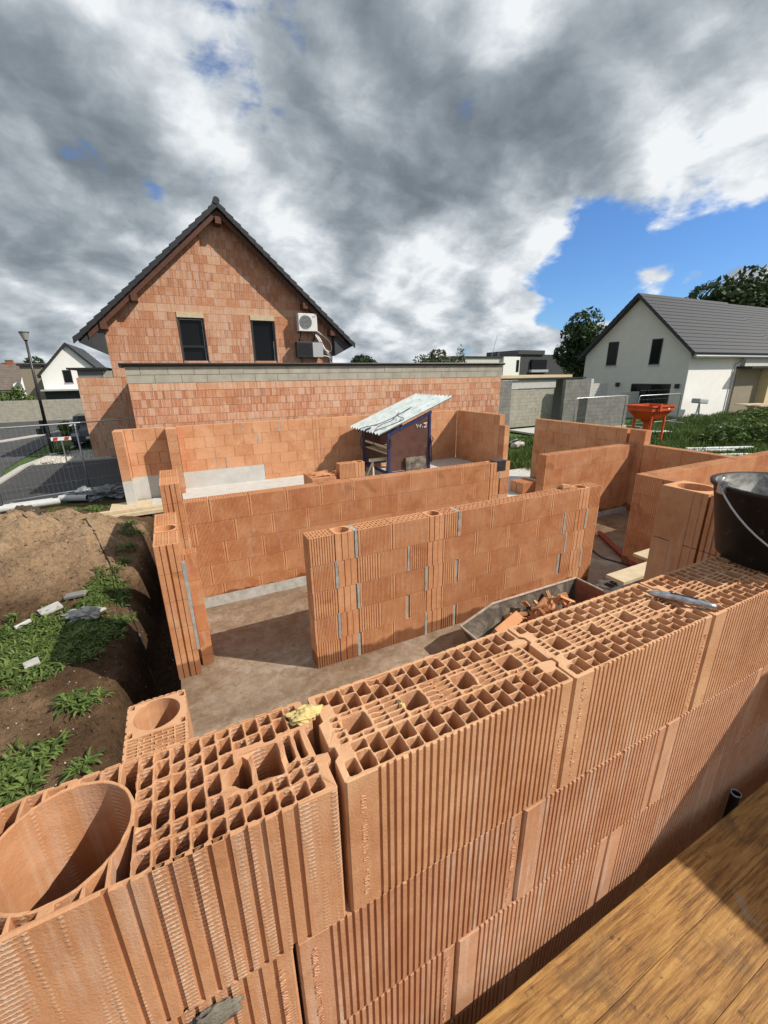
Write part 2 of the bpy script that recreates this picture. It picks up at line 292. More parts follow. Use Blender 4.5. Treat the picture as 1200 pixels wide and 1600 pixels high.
kv = nd(nt, 'TexVoronoi', {'Vector': nd(nt, 'VectorMath', {0: tc2, 1: (3.5, 9.0, 1.0)}, operation='MULTIPLY').outputs[0], 'Scale': 1.0}).outputs['Distance']
c = mixc(nt, maprange(nt, kv, 0.16, 0.09, 0, 0.75), c, (0.06, 0.028, 0.012))
finish(nt, c, 0.62, mth(nt, 'ADD', g2, s_), 0.5, 0.004)
def leafmat(name, c1, c2):
    m, nt = newmat(name); geo = nd(nt, 'NewGeometry').outputs['Position']
    tone = nd(nt, 'Attribute', {}, attribute_name='tone').outputs['Fac']
    c = ramp(nt, tone, [(0.0, c1), (1.0, c2)])
    b = nd(nt, 'BsdfPrincipled', {'Base Color': c, 'Roughness': 0.6, 'Specular IOR Level': 0.25})
    t = nd(nt, 'BsdfTranslucent', {0: c})
    nd(nt, 'OutputMaterial', {0: nd(nt, 'MixShader', {0: 0.25, 1: b.outputs[0], 2: t.outputs[0]}).outputs[0]})
leafmat('leaf_weed', (0.050, 0.085, 0.018), (0.18, 0.25, 0.065))
leafmat('leaf_tree', (0.018, 0.036, 0.012), (0.05, 0.085, 0.028))
leafmat('leaf_olive', (0.05, 0.065, 0.03), (0.12, 0.13, 0.06))
leafmat('leaf_grass', (0.040, 0.080, 0.018), (0.14, 0.20, 0.055))

# ------------------------------------------------------------------ mesh builder
class MB:
    def __init__(s): s.v = []; s.f = []; s.t = []; s.uv = []; s.mi = []; s.tone = 0.5; s.m = 0
    def quad(s, pts, uv=None):
        i = len(s.v); s.v.extend(pts); n = len(pts); s.f.append(tuple(range(i, i+n))); s.t.append(s.tone); s.mi.append(s.m)
        s.uv.extend(uv if uv else [(p[0]+p[1], p[2]) for p in pts])
    def box(s, x0, x1, y0, y1, z0, z1):
        a = [(x0,y0,z0),(x1,y0,z0),(x1,y1,z0),(x0,y1,z0),(x0,y0,z1),(x1,y0,z1),(x1,y1,z1),(x0,y1,z1)]
        for q in ((3,2,1,0),(4,5,6,7),(0,1,5,4),(1,2,6,5),(2,3,7,6),(3,0,4,7)): s.quad([a[k] for k in q])
        return s
    def cube(s, a):   # eight points
        for q in ((3,2,1,0),(4,5,6,7),(0,1,5,4),(1,2,6,5),(2,3,7,6),(3,0,4,7)): s.quad([tuple(a[k]) for k in q])
        return s
    def rbox(s, c, size, rot=(0,0,0)):
        m = Matrix.Translation(c) @ (Matrix.Rotation(rot[2],4,'Z') @ Matrix.Rotation(rot[1],4,'Y') @ Matrix.Rotation(rot[0],4,'X'))
        x, y, z = (k/2 for k in size)
        return s.cube([m @ Vector(p) for p in ((-x,-y,-z),(x,-y,-z),(x,y,-z),(-x,y,-z),(-x,-y,z),(x,-y,z),(x,y,z),(-x,y,z))])
    def prism(s, poly, axis, a, b):   # poly in the two other axes
        def mk(p, t):
            if axis == 0: return (t, p[0], p[1])
            if axis == 1: return (p[0], t, p[1])
            return (p[0], p[1], t)
        n = len(poly)
        s.quad([mk(p, a) for p in poly][::-1]); s.quad([mk(p, b) for p in poly])
        for i in range(n):
            p, q = poly[i], poly[(i+1) % n]; s.quad([mk(p, a), mk(q, a), mk(q, b), mk(p, b)])
        return s
    def tube(s, pts, r, n=8, caps=True):
        pts = [Vector(p) for p in pts]; rs = r if isinstance(r, (list, tuple)) else [r]*len(pts)
        rings = []; prev = None
        for i, p in enumerate(pts):
            d = (pts[min(i+1, len(pts)-1)] - pts[max(i-1, 0)]).normalized()
            if prev is None:
                a = d.cross(Vector((0,0,1)));  a = a if a.length > 1e-3 else Vector((1,0,0)); a.normalize()
            else: a = (prev - d*prev.dot(d)).normalized()
            prev = a; b = d.cross(a)
            rings.append([p + (a*math.cos(2*math.pi*k/n) + b*math.sin(2*math.pi*k/n))*rs[i] for k in range(n)])
        for i in range(len(rings)-1):
            for k in range(n):
                s.quad([tuple(rings[i][k]), tuple(rings[i][(k+1)%n]), tuple(rings[i+1][(k+1)%n]), tuple(rings[i+1][k])])
        if caps: s.quad([tuple(p) for p in rings[0][::-1]]); s.quad([tuple(p) for p in rings[-1]])
        return s
    def lathe(s, prof, c, n=32, sx=1, sy=1):
        for i in range(len(prof)-1):
            (r0, z0), (r1, z1) = prof[i], prof[i+1]
            for k in range(n):
                a, b = 2*math.pi*k/n, 2*math.pi*(k+1)/n
                s.quad([(c[0]+sx*r0*math.cos(a), c[1]+sy*r0*math.sin(a), c[2]+z0), (c[0]+sx*r0*math.cos(b), c[1]+sy*r0*math.sin(b), c[2]+z0),
                        (c[0]+sx*r1*math.cos(b), c[1]+sy*r1*math.sin(b), c[2]+z1), (c[0]+sx*r1*math.cos(a), c[1]+sy*r1*math.sin(a), c[2]+z1)])
        return s
    def build(s, name, mat, parent=None, smooth=False, merge=True, bevel=0.0):
        me = bpy.data.meshes.new(name); o = bpy.data.objects.new(name, me); COL.objects.link(o)
        off = Vector((0,0,0))
        if parent is not None:
            o.parent = parent; q = parent
            while q is not None: off = off + q.location; q = q.parent
        vv = [(v[0]-off.x, v[1]-off.y, v[2]-off.z) for v in s.v]
        me.from_pydata(vv, [], s.f)
        for k in (mat if isinstance(mat, (list, tuple)) else [mat]): me.materials.append(MATS[k])
        ul = me.uv_layers.new(name='UVMap'); ul.data.foreach_set('uv', np.array(s.uv, dtype=np.float32).ravel())
        at = me.attributes.new('tone', 'FLOAT', 'FACE'); at.data.foreach_set('value', np.array(s.t, dtype=np.float32))
        me.polygons.foreach_set('material_index', np.array(s.mi, dtype=np.int32))
        if merge or smooth:
            bm = bmesh.new(); bm.from_mesh(me)
            bmesh.ops.remove_doubles(bm, verts=bm.verts, dist=1e-5)
            bmesh.ops.recalc_face_normals(bm, faces=bm.faces); bm.to_mesh(me); bm.free()
        if smooth: me.polygons.foreach_set('use_smooth', np.ones(len(me.polygons), dtype=bool))
        if bevel:
            md = o.modifiers.new('bevel', 'BEVEL'); md.width = bevel; md.segments = 2; md.limit_method = 'ANGLE'
        me.update(); return o
def tag(o, label, cat=None, group=None, kind=None):
    if label: o['label'] = label
    if cat: o['category'] = cat
    if group: o['group'] = group
    if kind: o['kind'] = kind
    return o
def thing(name, label, cat, loc, group=None):
    o = bpy.data.objects.new(name, None); COL.objects.link(o); o.location = loc; o.empty_display_size = 0.1
    return tag(o, label, cat, group)
def structure(o, label=None): o['kind'] = 'structure'; o['label'] = label or o.name.replace('_', ' '); return o

# ------------------------------------------------------------------ hollow bricks
def mp3(ax, c0, u, w, z): return (u, c0+w, z) if ax == 'x' else (c0+w, u, z)
def bx(mb, ax, c0, u0, u1, w0, w1, z0, z1, top=True):
    P = [mp3(ax, c0, *p) for p in ((u0,w0,z0),(u1,w0,z0),(u1,w1,z0),(u0,w1,z0),(u0,w0,z1),(u1,w0,z1),(u1,w1,z1),(u0,w1,z1))]
    U = [(p[0]+0.37*p[1], p[2]) for p in ((u0,w0,z0),(u1,w0,z0),(u1,w1,z0),(u0,w1,z0),(u0,w0,z1),(u1,w0,z1),(u1,w1,z1),(u0,w1,z1))]
    for q in ((0,1,5,4),(1,2,6,5),(2,3,7,6),(3,0,4,7)) + (((4,5,6,7),) if top else ()): mb.quad([P[k] for k in q], [U[k] for k in q])
def lattice(mb, ax, c0, u0, u1, T, z, depth=0.07, pitch=0.031, web=0.008):
    n = max(1, int((u1-u0)/pitch)); pu = (u1-u0)/n
    pat = [[(0.010,0.030),(0.037,0.072),(0.080,0.096),(0.104,0.120),(0.128,0.163),(0.170,0.190)], [(0.010,0.045),(0.052,0.072),(0.080,0.120),(0.128,0.148),(0.155,0.190)]]
    def q(a, b, c, d, z0=z): mb.quad([mp3(ax, c0, *p, z0) for p in ((a, c), (b, c), (b, d), (a, d))])
    for i in range(n):
        a = u0 + i*pu; b = a + web*0.5; c = a + pu - web*0.5; d = a + pu
        q(a, b, 0, T); q(c, d, 0, T); w = 0
        for (p0, p1) in pat[i % 2]:
            p0 *= T/0.2; p1 *= T/0.2; q(b, c, w, p0); w = p1
            zb = z - depth
            for (A, B) in (((b,p0),(c,p0)),((c,p0),(c,p1)),((c,p1),(b,p1)),((b,p1),(b,p0))):
                mb.quad([mp3(ax,c0,A[0],A[1],z), mp3(ax,c0,B[0],B[1],z), mp3(ax,c0,B[0],B[1],zb), mp3(ax,c0,A[0],A[1],zb)])
            q(b, c, p0, p1, zb)
        q(b, c, w, T)
def roundtop(mb, ax, c0, u0, u1, T, z, r, depth=0.25):
    cu, cw = (u0+u1)/2, T/2; N = 28; hw, hu = T/2, (u1-u0)/2
    def sq(a):
        c, s = math.cos(a), math.sin(a); k = min(hu/max(abs(c), 1e-6), hw/max(abs(s), 1e-6)); return (cu+c*k, cw+s*k)
    for k in range(N):
        a, b = 2*math.pi*k/N, 2*math.pi*(k+1)/N
        ca, cb = (cu+r*math.cos(a), cw+r*math.sin(a)), (cu+r*math.cos(b), cw+r*math.sin(b))
        mb.quad([mp3(ax,c0,*sq(a),z), mp3(ax,c0,*sq(b),z), mp3(ax,c0,*cb,z), mp3(ax,c0,*ca,z)])
        mb.quad([mp3(ax,c0,*ca,z), mp3(ax,c0,*cb,z), mp3(ax,c0,*cb,z-depth), mp3(ax,c0,*ca,z-depth)])
    mb.quad([mp3(ax,c0,cu+r*math.cos(2*math.pi*k/N),cw+r*math.sin(2*math.pi*k/N),z-depth) for k in range(N)])
def brick(mb, ax, c0, u0, u1, T, z0, z1, style='fine', top=None, sides=(1, 0), ends=(1, 1)):
    """one hollow clay block between u0 and u1; ribs on the faces named in sides (front, back)"""
    tn = min(1, max(0, random.gauss(.5, .30))); mb.tone = max(0, tn-.22); g = 0.0048; a, b = u0+g, u1-g; zt = z1-0.0045; zb = z0
    dw = random.uniform(-0.0015, 0.0015); c0 = c0 + dw
    rd = 0.0060 if style in ('coarse', 'pot') else 0.0040
    bx(mb, ax, c0, a, b, rd, T-rd, zb, zt, top is None)
    if top == 'lat': lattice(mb, ax, c0+rd, a, b, T-2*rd, zt)
    elif top == 'round':
        roundtop(mb, ax, c0+rd, a, b, T-2*rd, zt, min(T, b-a)/2-0.016)
    ribs = []
    if style == 'fine':
        ribs = [(a, a+0.022), (b-0.022, b)]; p = 0.0155; n = int((b-a-0.054)/p); s0 = a+0.027; p = (b-a-0.054)/max(n,1)
        ribs += [(s0+i*p+p*0.15, s0+i*p+p*0.85) for i in range(n)]
    elif style == 'coarse':
        n = max(1, int((b-a)/0.026)); p = (b-a)/n; ribs = [(a+i*p+p*0.17, a+i*p+p*0.83) for i in range(n)]
    elif style == 'pot':
        L = b-a; ribs = [(a, a+L*0.30), (a+L*0.36, a+L*0.66), (a+L*0.69, b)]
    elif style == 'plain':
        ribs = [(a, b)]
    for ri, (p, q) in enumerate(ribs):
        mb.tone = min(1, tn+.34) if (style == 'fine' and ri < 2) else min(1, tn+.12) if style != 'fine' else max(0, tn-.08)
        if sides[0]: bx(mb, ax, c0, p, q, 0.0, rd+0.0004, zb, zt)
        if sides[1]: bx(mb, ax, c0, p, q, T-rd-0.0004, T, zb, zt)
def course(mb, ax, c0, u0, u1, T, z0, z1, off, style, top=None, sides=(1,0), L=0.5):
    u = u0; e = u0 + (off if off > 0.03 else L)
    while u < u1-0.03:
        e = min(e, u1)
        if u1-e < 0.06: e = u1
        brick(mb, ax, c0, u, e, T, z0, z1, style, top, sides); u = e; e += L
def running_wall(name, label, ax, c0, u0, u1, z0, z1, T=0.2, style='fine', sides=(1,0), offs=(0.0, 0.25), mat='clay_wall', base=None, top='lat', extras=None):
    loc = mp3(ax, c0, u0, T/2, 0)
    t = thing(name, label, 'wall', loc)
    mb = MB(); z = z1; k = 0
    while z > z0+0.02:
        lo = max(z-0.3, z0)
        course(mb, ax, c0, u0, u1, T, lo, z, offs[k % len(offs)], style, top if k == 0 else None, sides); z = lo; k += 1
    mb.build('brickwork', mat, t, merge=False)
    mj = MB(); ca, cb = 0.008, T-0.008
    bx(mj, ax, c0, u0+0.01, u1-0.01, ca, cb, z0, z1-(0.09 if top else 0.01)); mj.build('mortar_core', mat, t, merge=False)
    if base:
        m2 = MB(); b0, b1, bw = base
        N = max(2, int((u1-u0)/0.12)); pr = [bw + 0.012*noise.noise((i*0.9, c0, 3.1)) for i in range(N+1)]; hz = [b1 + 0.012*noise.noise((i*0.7, c0, 9.1)) for i in range(N+1)]
        us = [u0 + (u1-u0)*i/N for i in range(N+1)]
        for i in range(N):
            for sgn, wf in ((-1, 0.0), (1, T)):
                A = [mp3(ax, c0, us[i], wf+sgn*pr[i]*1.8, b0), mp3(ax, c0, us[i+1], wf+sgn*pr[i+1]*1.8, b0), mp3(ax, c0, us[i+1], wf+sgn*pr[i+1]*0.3, hz[i+1]), mp3(ax, c0, us[i], wf+sgn*pr[i]*0.3, hz[i])]
                m2.quad(A); m2.quad([A[3], A[2], mp3(ax, c0, us[i+1], T/2, hz[i+1]-0.004), mp3(ax, c0, us[i], T/2, hz[i]-0.004)])
        m2.build('mortar_bed', 'mortar_grey', t)
    return t
def strip(t, ax, c0, u, z0, z1, w=0.02, T=0.2, side=0):
    mb = MB(); n = 6
    for i in range(n):
        a, b = z0+(z1-z0)*i/n, z0+(z1-z0)*(i+1)/n; ww = w*(0.8+0.5*random.random())
        bx(mb, ax, c0, u-ww/2, u+ww/2, -0.004 if side == 0 else T-0.01, 0.01 if side == 0 else T+0.004, a, b-0.0005)
    return mb.build('mortar_joint', 'mortar_grey', t)

# --- near blocks as extruded outlines with real cells
def rrect(x0, y0, x1, y1, r=0.0035, bul=0.0):
    pts = []; j = 0.0007
    r = min(r, (x1-x0)*0.35, (y1-y0)*0.35)
    for (cx, cy, a0) in ((x1-r, y1-r, 0), (x0+r, y1-r, 90), (x0+r, y0+r, 180), (x1-r, y0+r, 270)):
        for k in range(4):
            a = R(a0+k*30); pts.append((cx+r*math.cos(a)+random.uniform(-j, j)*0.5, cy+r*math.sin(a)+random.uniform(-j, j)*0.5))
    if bul:
        out = []
        n = len(pts)
        for i in range(n):
            p, q = pts[i], pts[(i+1) % n]; out.append(p); d = math.hypot(q[0]-p[0], q[1]-p[1])
            if d > 0.012:
                for s in (0.33, 0.67):
                    out.append((p[0]+(q[0]-p[0])*s + random.uniform(-1,1)*bul, p[1]+(q[1]-p[1])*s + random.uniform(-1,1)*bul))
        pts = out
    return pts
def curve_block(name, outline, holes, x, y, z0, z1, mat, parent, bev=0.0009, rough=0.0012, tone=0.5):
    cu = bpy.data.curves.new(name, 'CURVE'); cu.dimensions = '2D'; cu.fill_mode = 'BOTH'
    cu.extrude = (z1-z0)/2 - bev; cu.bevel_depth = bev; cu.bevel_resolution = 0; cu.offset = -bev
    for pl in [outline]+holes:
        sp = cu.splines.new('POLY'); sp.points.add(len(pl)-1); sp.use_cyclic_u = True
        for i, p in enumerate(pl): sp.points[i].co = (p[0], p[1], 0, 1)
    tmp = bpy.data.objects.new('tmp', cu); COL.objects.link(tmp)
    dg = bpy.context.evaluated_depsgraph_get(); me = bpy.data.meshes.new_from_object(tmp.evaluated_get(dg))
    bpy.data.objects.remove(tmp); bpy.data.curves.remove(cu)
    me.name = name
    zc = (z1-z0)/2
    for v in me.vertices:
        if v.co.z > zc-0.004:
            p = Vector((v.co.x+x, v.co.y+y, 0))
            v.co.z += rough*(noise.noise(p*60)+0.7*noise.noise(p*170)); ck = noise.noise(p*23+Vector((0, 0, 7)))
            if ck > 0.36: v.co.z -= min(0.0055, (ck-0.36)*0.05)
            v.co.x += 0.0005*noise.noise(p*210+Vector((5,0,0))); v.co.y += 0.0005*noise.noise(p*210+Vector((0,5,0)))
    me.materials.clear(); me.materials.append(MATS[mat])
    for p in me.polygons: p.use_smooth = False; p.material_index = 0
    while me.uv_layers: me.uv_layers.remove(me.uv_layers[0])
    ul = me.uv_layers.new(name='UVMap')
    nl = len(me.loops); vi = np.zeros(nl, dtype=np.int32); me.loops.foreach_get('vertex_index', vi)
    co = np.zeros(len(me.vertices)*3); me.vertices.foreach_get('co', co); co = co.reshape(-1, 3)[vi]
    ul.data.foreach_set('uv', np.stack([co[:,0]+0.37*co[:,1]+x, co[:,2]+z0], 1).astype(np.float32).ravel())
    at = me.attributes.new('tone', 'FLOAT', 'FACE'); at.data.foreach_set('value', np.full(len(me.polygons), tone, dtype=np.float32))
    o = bpy.data.objects.new(name, me); COL.objects.link(o); o.parent = parent
    o.location = Vector((x, y, (z0+z1)/2)) - parent.location
    return o
def outline_ribbed(L, T, pitch, gw, depth, f0, f1, tongue=True, back=True, g=0.003):
    """plan outline, front face at y=0 with grooves between f0 and f1"""
    p = [(g, 0.004), (g+0.004, 0.0)]
    u = f0
    while u < f1:
        j = random.uniform(-0.0004, 0.0004)
        p += [(u-gw/2+j, 0.0), (u-gw/2+j+0.0006, depth), (u+gw/2+j-0.0006, depth), (u+gw/2+j, 0.0)]; u += pitch
    p += [(L-g-0.004, 0.0), (L-g, 0.004)]
    if tongue: p += [(L-g, 0.048), (L-g+0.010, 0.056), (L-g+0.009, 0.066), (L-g-0.016, 0.070), (L-g-0.018, 0.132), (L-g+0.009, 0.136), (L-g+0.010, 0.147), (L-g, 0.154)]
    p += [(L-g, T-0.004), (L-g-0.004, T)]
    if back:
        n = int((L-0.02)/0.03)
        for i in range(n, 0, -1):
            u = 0.01+(L-0.02)*i/(n+1); p += [(u+0.003, T), (u+0.0024, T-0.002), (u-0.0024, T-0.002), (u-0.003, T)]
    p += [(g+0.004, T), (g, T-0.004)]
    if tongue: p += [(g, 0.160), (g+0.009, 0.152), (g+0.009, 0.130), (g, 0.126), (g, 0.074), (g+0.009, 0.070), (g+0.009, 0.052), (g, 0.044)]
    return p
def cells_std(L):
    h = []
    n = int(round((L-0.016)/0.0293)); pu = (L-0.016)/n
    for i in range(n):
        a = 0.008+i*pu+0.0014; b = a+pu-0.0028
        if i == 0: a += 0.006
        lo = [(0.0085, 0.0265), (0.0305, 0.065)] if i % 2 == 0 else [(0.0085, 0.043), (0.047, 0.065)]
        hi = [(0.136, 0.1705), (0.1745, 0.1915)] if i % 2 == 0 else [(0.136, 0.153), (0.157, 0.1915)]
        if i == 0: lo = [(0.0085, 0.036)]; hi = [(0.166, 0.1915)]
        if i == n-1: lo = [(0.0085, 0.040)]; hi = [(0.160, 0.1915)]
        for (y0, y1) in lo+hi: h.append(rrect(a, y0-.0006, b, y1+.0006, 0.003, 0.0009))
    big = [0.0655+0.1175*k for k in range(4)]
    for c in big: h.append(rrect(c-0.0225, 0.081, c+0.0225, 0.1215, 0.005, 0.0012))
    for c in big:      # thin cells above and below each big hole
        for (y0, y1) in ((0.0695, 0.077), (0.1255, 0.132)):
            h.append(rrect(c-0.021, y0, c-0.0015, y1, 0.003, 0.0005)); h.append(rrect(c+0.0015, y0, c+0.021, y1, 0.003, 0.0005))
    for k in range(-1, 4):
        a = big[k]+0.0265 if k >= 0 else 0.022; b = big[k+1]-0.0265 if k < 3 else L-0.026
        if b-a < 0.012: continue
        m = 2 if b-a > 0.04 else 1
        for q in range(m):
            x0 = a+(b-a)*q/m+0.001; x1 = a+(b-a)*(q+1)/m-0.001
            for r in range(5):
                y0 = 0.0695+r*0.0127; h.append(rrect(x0, y0+0.0012, x1, y0+0.0108, 0.003, 0.0006))
    return h

# ================================================================== STRUCTURE: ground
def sst(a, b, x): t = min(1, max(0, (x-a)/(b-a))); return t*t*(3-2*t)
def gz(x, y):
    z = -0.13
    n1 = noise.noise((x*0.5, y*0.5, 0)); n2 = noise.noise((x*2.1, y*2.1, 4)); n3 = noise.noise((x*7, y*7, 8)); n4 = noise.noise((x*19, y*19, 2))
    if x < 0.5 and y < 12.3:
        k = sst(12.2, 11.2, y)*sst(0.3, -0.6, x)
        z += k*(0.10*n1+0.06*n2+0.045*n3+0.026*n4)
        m = 0.80*math.exp(-abs((x+3.6)/2.9)**3.0 - abs((y-8.15)/1.45)**2.2)
        z += 1.06*m*(1+0.18*n2+0.10*n3+.05*n4) 
        z += 0.10*k*sst(-0.9, -1.8, x)
        e = -1.12+0.10*n2+0.06*n1+0.13*sst(5, 8, y)
        t = sst(e, e+0.30, x)*sst(10.9, 10.2, y)
        z = z*(1-t) + (-0.78+0.04*n3+0.05*n2)*t
    if x > 9.3:
        k = sst(9.3, 13, x)*sst(34, 22, x)*sst(15, 9, y)
        z += k*(0.75+0.15*n1) + 0.05*n2*sst(9.3, 10, x)*sst(60, 40, x)
        z += 0.30*sst(18, 27, x)*sst(24, 15, y)
    return z
xs = sorted(set([-900,-400,-150,-70,-40,-25,-15,-10] + [round(-7+0.06*i, 3) for i in range(121)] + [1,3,5,7,8.6] + [round(9.2+0.5*i,3) for i in range(80)] + [55,65,80,120,200,400,900]))
ys = sorted(set([-900,-300,-80,-20,-5,-1] + [round(0.06*i,3) for i in range(210)] + [round(12.6+0.5*i,3) for i in range(60)] + [45,55,70,100,200,400,900]))
mb = MB(); nx = len(xs); V = [(x, y, gz(x, y)) for y in ys for x in xs]
me = bpy.data.meshes.new('ground'); me.from_pydata(V, [], [(j*nx+i, j*nx+i+1, (j+1)*nx+i+1, (j+1)*nx+i) for j in range(len(ys)-1) for i in range(nx-1)])
me.materials.append(MATS['soil']); me.materials.append(MATS['lawn'])
for p in me.polygons:
    c = p.center; p.use_smooth = True
    p.material_index = 1 if (c.x > 9.2 or c.y > 12.7 or c.x < -7.2) and c.y > -2 else 0
g = bpy.data.objects.new('ground', me); COL.objects.link(g); structure(g, 'sandy soil and grass of the building plot')

def flat(name, poly, z, mat, label):
    mb = MB(); mb.prism(poly, 2, z-0.03, z); return structure(mb.build(name, mat), label)
flat('road', [(-60, 12.62), (-1.2, 13.2), (-1.2, 19.4), (-5.15, 19.4), (-5.3, 16.0), (-5.9, 19.4), (-6.0, 33), (-3.0, 44), (-60, 44)], -0.09, 'asphalt', 'grey asphalt street behind the site fence')
flat('driveway', [(-5.05, 13.0), (-1.3, 13.3), (-1.3, 19.35), (-5.05, 19.35)], -0.083, 'asphalt_new', 'dark asphalt driveway of the brick house')
mb = MB()
def seg(mb, pts, w, z0, z1):
    for (a, b) in zip(pts[:-1], pts[1:]):
        a = Vector(a); b = Vector(b); d = (b-a).normalized(); n = Vector((-d.y, d.x))*w/2
        mb.cube([(*(a-n), z0), (*(b-n), z0), (*(b+n), z0), (*(a+n), z0), (*(a-n), z1), (*(b-n), z1), (*(b+n), z1), (*(a+n), z1)])
seg(mb, [(-5.35, 13.0), (-5.35, 19.4)], 0.22, -0.1, -0.035); seg(mb, [(-5.35, 19.4), (-4.6, 23.5), (-4.2, 27)], 0.2, -0.1, -0.035)
structure(mb.build('kerb', 'kerb_stone'), 'pale kerb along the driveway')
mb = MB(); seg(mb, [(-14, 28.0), (-8.6, 28.0), (-6.6, 31.5), (-6.2, 40)], 0.35, -0.1, -0.02); structure(mb.build('kerb', 'kerb_stone'), 'pale kerb on the far side of the street')
mb = MB(); seg(mb, [(-4.0, 19.42), (-1.4, 19.55)], 0.10, -0.1, -0.03); structure(mb.build('kerb', 'mortar_grey'), 'thin edging between gravel bed and driveway')

# slabs
mb = MB(); mb.box(-0.47, 8.96, -0.01, 5.5, -0.35, 0.0); structure(mb.build('floor', 'slab'), 'muddy concrete ground floor slab of the house')
mb = MB(); mb.box(-0.19, 8.96, 5.5, 11.95, -0.35, 0.15); structure(mb.build('floor', 'concrete_pale'), 'pale concrete floor slab of the garage')
mb = MB(); mb.box(-0.9, -0.30, 10.5, 11.6, -0.3, 0.02); mb.box(8.97, 10.4, 8.7, 9.6, -0.2, 0.02); structure(mb.build('path', 'concrete_pale'), 'small pale concrete slabs beside the walls')

# ================================================================== FRONT WALL
fw = thing('brick_wall', 'tall near clay block wall across the foreground with open honeycomb cells on top', 'wall', (1.0, 0.1, 0))
T = 0.2
for k in range(6):   # top course
    x = 0.5*k; random.seed(40+k)
    curve_block('hollow_brick', outline_ribbed(0.5, T, 0.0138, 0.0058, 0.0044, 0.062, 0.465), cells_std(0.5), x+random.uniform(-.001,.001), random.uniform(-.0015,.0015), 2.1, 2.4, 'clay_near', fw, tone=random.uniform(.35,.65))
def emboss(mb, x, z0, z1, y=-0.0006, h=0.009):
    z = z0
    while z < z1:
        st = random.random(); w = random.uniform(.004, .0075)
        if st < .12: z += .006; continue
        pts = [(x+random.choice((0, h*.5, h)), z+w*random.random()) for _ in range(random.choice((2, 3, 3, 4)))]
        if st > .75: pts = [(x+h/2+h/2*math.cos(q), z+w/2+w/2*math.sin(q)) for q in [k*.785 for k in range(9)]]
        mb.tube([(p[0], y, p[1]) for p in pts], 0.00085, 4); z += w+.003
for k in range(3):
    mb = MB(); random.seed(60+k); mb.tone = .6
    emboss(mb, 0.5*k+0.028, 2.125, 2.38); emboss(mb, 0.5*k+0.476, 2.12, 2.35)
    mb.build('embossed_marks', 'clay_near', fw)
for (x, z) in ((-0.098+0.026, 1.83), (0.402-0.026, 1.82), (0.402+0.026, 1.83), (-0.098-0.03, 1.83), (0.24+0.03, 1.53), (0.24-.03, 1.53)):
    mb = MB(); emboss(mb, x, z, z+.24); mb.build('embossed_marks', 'clay_face', fw)
# corner block with the round column hole (from x=-0.465 to 0)
random.seed(5)
X0 = -0.466; L0 = 0.466
def A(x): return x-X0
holes = []
cx, cy, cr_ = A(-0.366), 0.101, 0.0815
holes.append([(cx+cr_*math.cos(2*math.pi*k/72), cy+cr_*math.sin(2*math.pi*k/72)) for k in range(72)])
pitchA = 0.0234
seqs = [[(0.008,0.031),(0.037,0.068),(0.074,0.108),(0.113,0.129),(0.134,0.166),(0.171,0.192)],
        [(0.008,0.034),(0.040,0.057),(0.062,0.097),(0.103,0.136),(0.142,0.172),(0.177,0.192)],
        [(0.008,0.033),(0.039,0.055),(0.060,0.097),(0.103,0.136),(0.141,0.155),(0.160,0.192)],
        [(0.008,0.034),(0.040,0.055),(0.060,0.095),(0.100,0.135),(0.140,0.157),(0.162,0.192)]]
def cut(seg, lo, hi):
    (y0, y1) = seg; out = []
    if y1 <= lo or y0 >= hi: return [seg]
    if lo-y0 > 0.009: out.append((y0, lo))
    if y1-hi > 0.009: out.append((hi, y1))
    return out
for i in range(11):
    a = A(-0.279)+i*pitchA; b = a+pitchA-0.0030
    segs = list(seqs[i % 4 if i else 0])
    lim = {5: (0.070, 0.112), 6: (0.055, 0.129), 7: (0.060, 0.131), 8: (0.060, 0.131), 9: (0.073, 0.135), 10: (0.070, 0.139)}.get(i)
    if lim: segs = [q for sg in segs for q in cut(sg, *lim)]
    for (y0, y1) in segs: holes.append(rrect(a, y0-0.0006, b, y1+0.0008, 0.0035, 0.0009))
holes.append(rrect(A(-0.113), 0.065, A(-0.072), 0.126, 0.004, 0.001))
holes.append([(A(-0.140),0.066),(A(-0.130),0.060),(A(-0.122),0.064),(A(-0.1195),0.09),(A(-0.1215),0.118),(A(-0.129),0.124),(A(-0.134),0.119),(A(-0.1385),0.110),(A(-0.150),0.107),(A(-0.159),0.097),(A(-0.156),0.079),(A(-0.146),0.075)])
holes.append(rrect(A(-0.063), 0.078, A(-0.050), 0.130, 0.004, 0.001)); holes.append(rrect(A(-0.044), 0.074, A(-0.031), 0.134, 0.004, 0.001))
for s in (1, -1):   # corner cells round the column hole
    for sg in (1, -1):
        for (a, b) in ((0.008, 0.034), (0.038, 0.060), (0.064, 0.0865)):
            if sg < 0 and b > 0.084: b = 0.090
            xs_ = [a+(b-a)*k/5 for k in range(6)]
            inn = [(x, max(0.014 if b > .08 else 0, math.sqrt(max(0, 0.0862**2-min(x, .0862)**2)))) for x in xs_]
            if min(0.0935-y for x, y in inn) < 0.0035: inn = [(x, min(y, 0.0900)) for x, y in inn]
            pl = [(b-.001, 0.0935), (a+.001, 0.0935)]+inn
            holes.append([(cx+sg*p[0], cy+s*p[1]) for p in pl])
oa = [(0.003, 0.004), (0.007, 0)]
u = A(-0.307)
while u < A(-0.055):
    oa += [(u-0.0042, 0), (u-0.0036, 0.005), (u+0.0036, 0.005), (u+0.0042, 0)]; u += pitchA
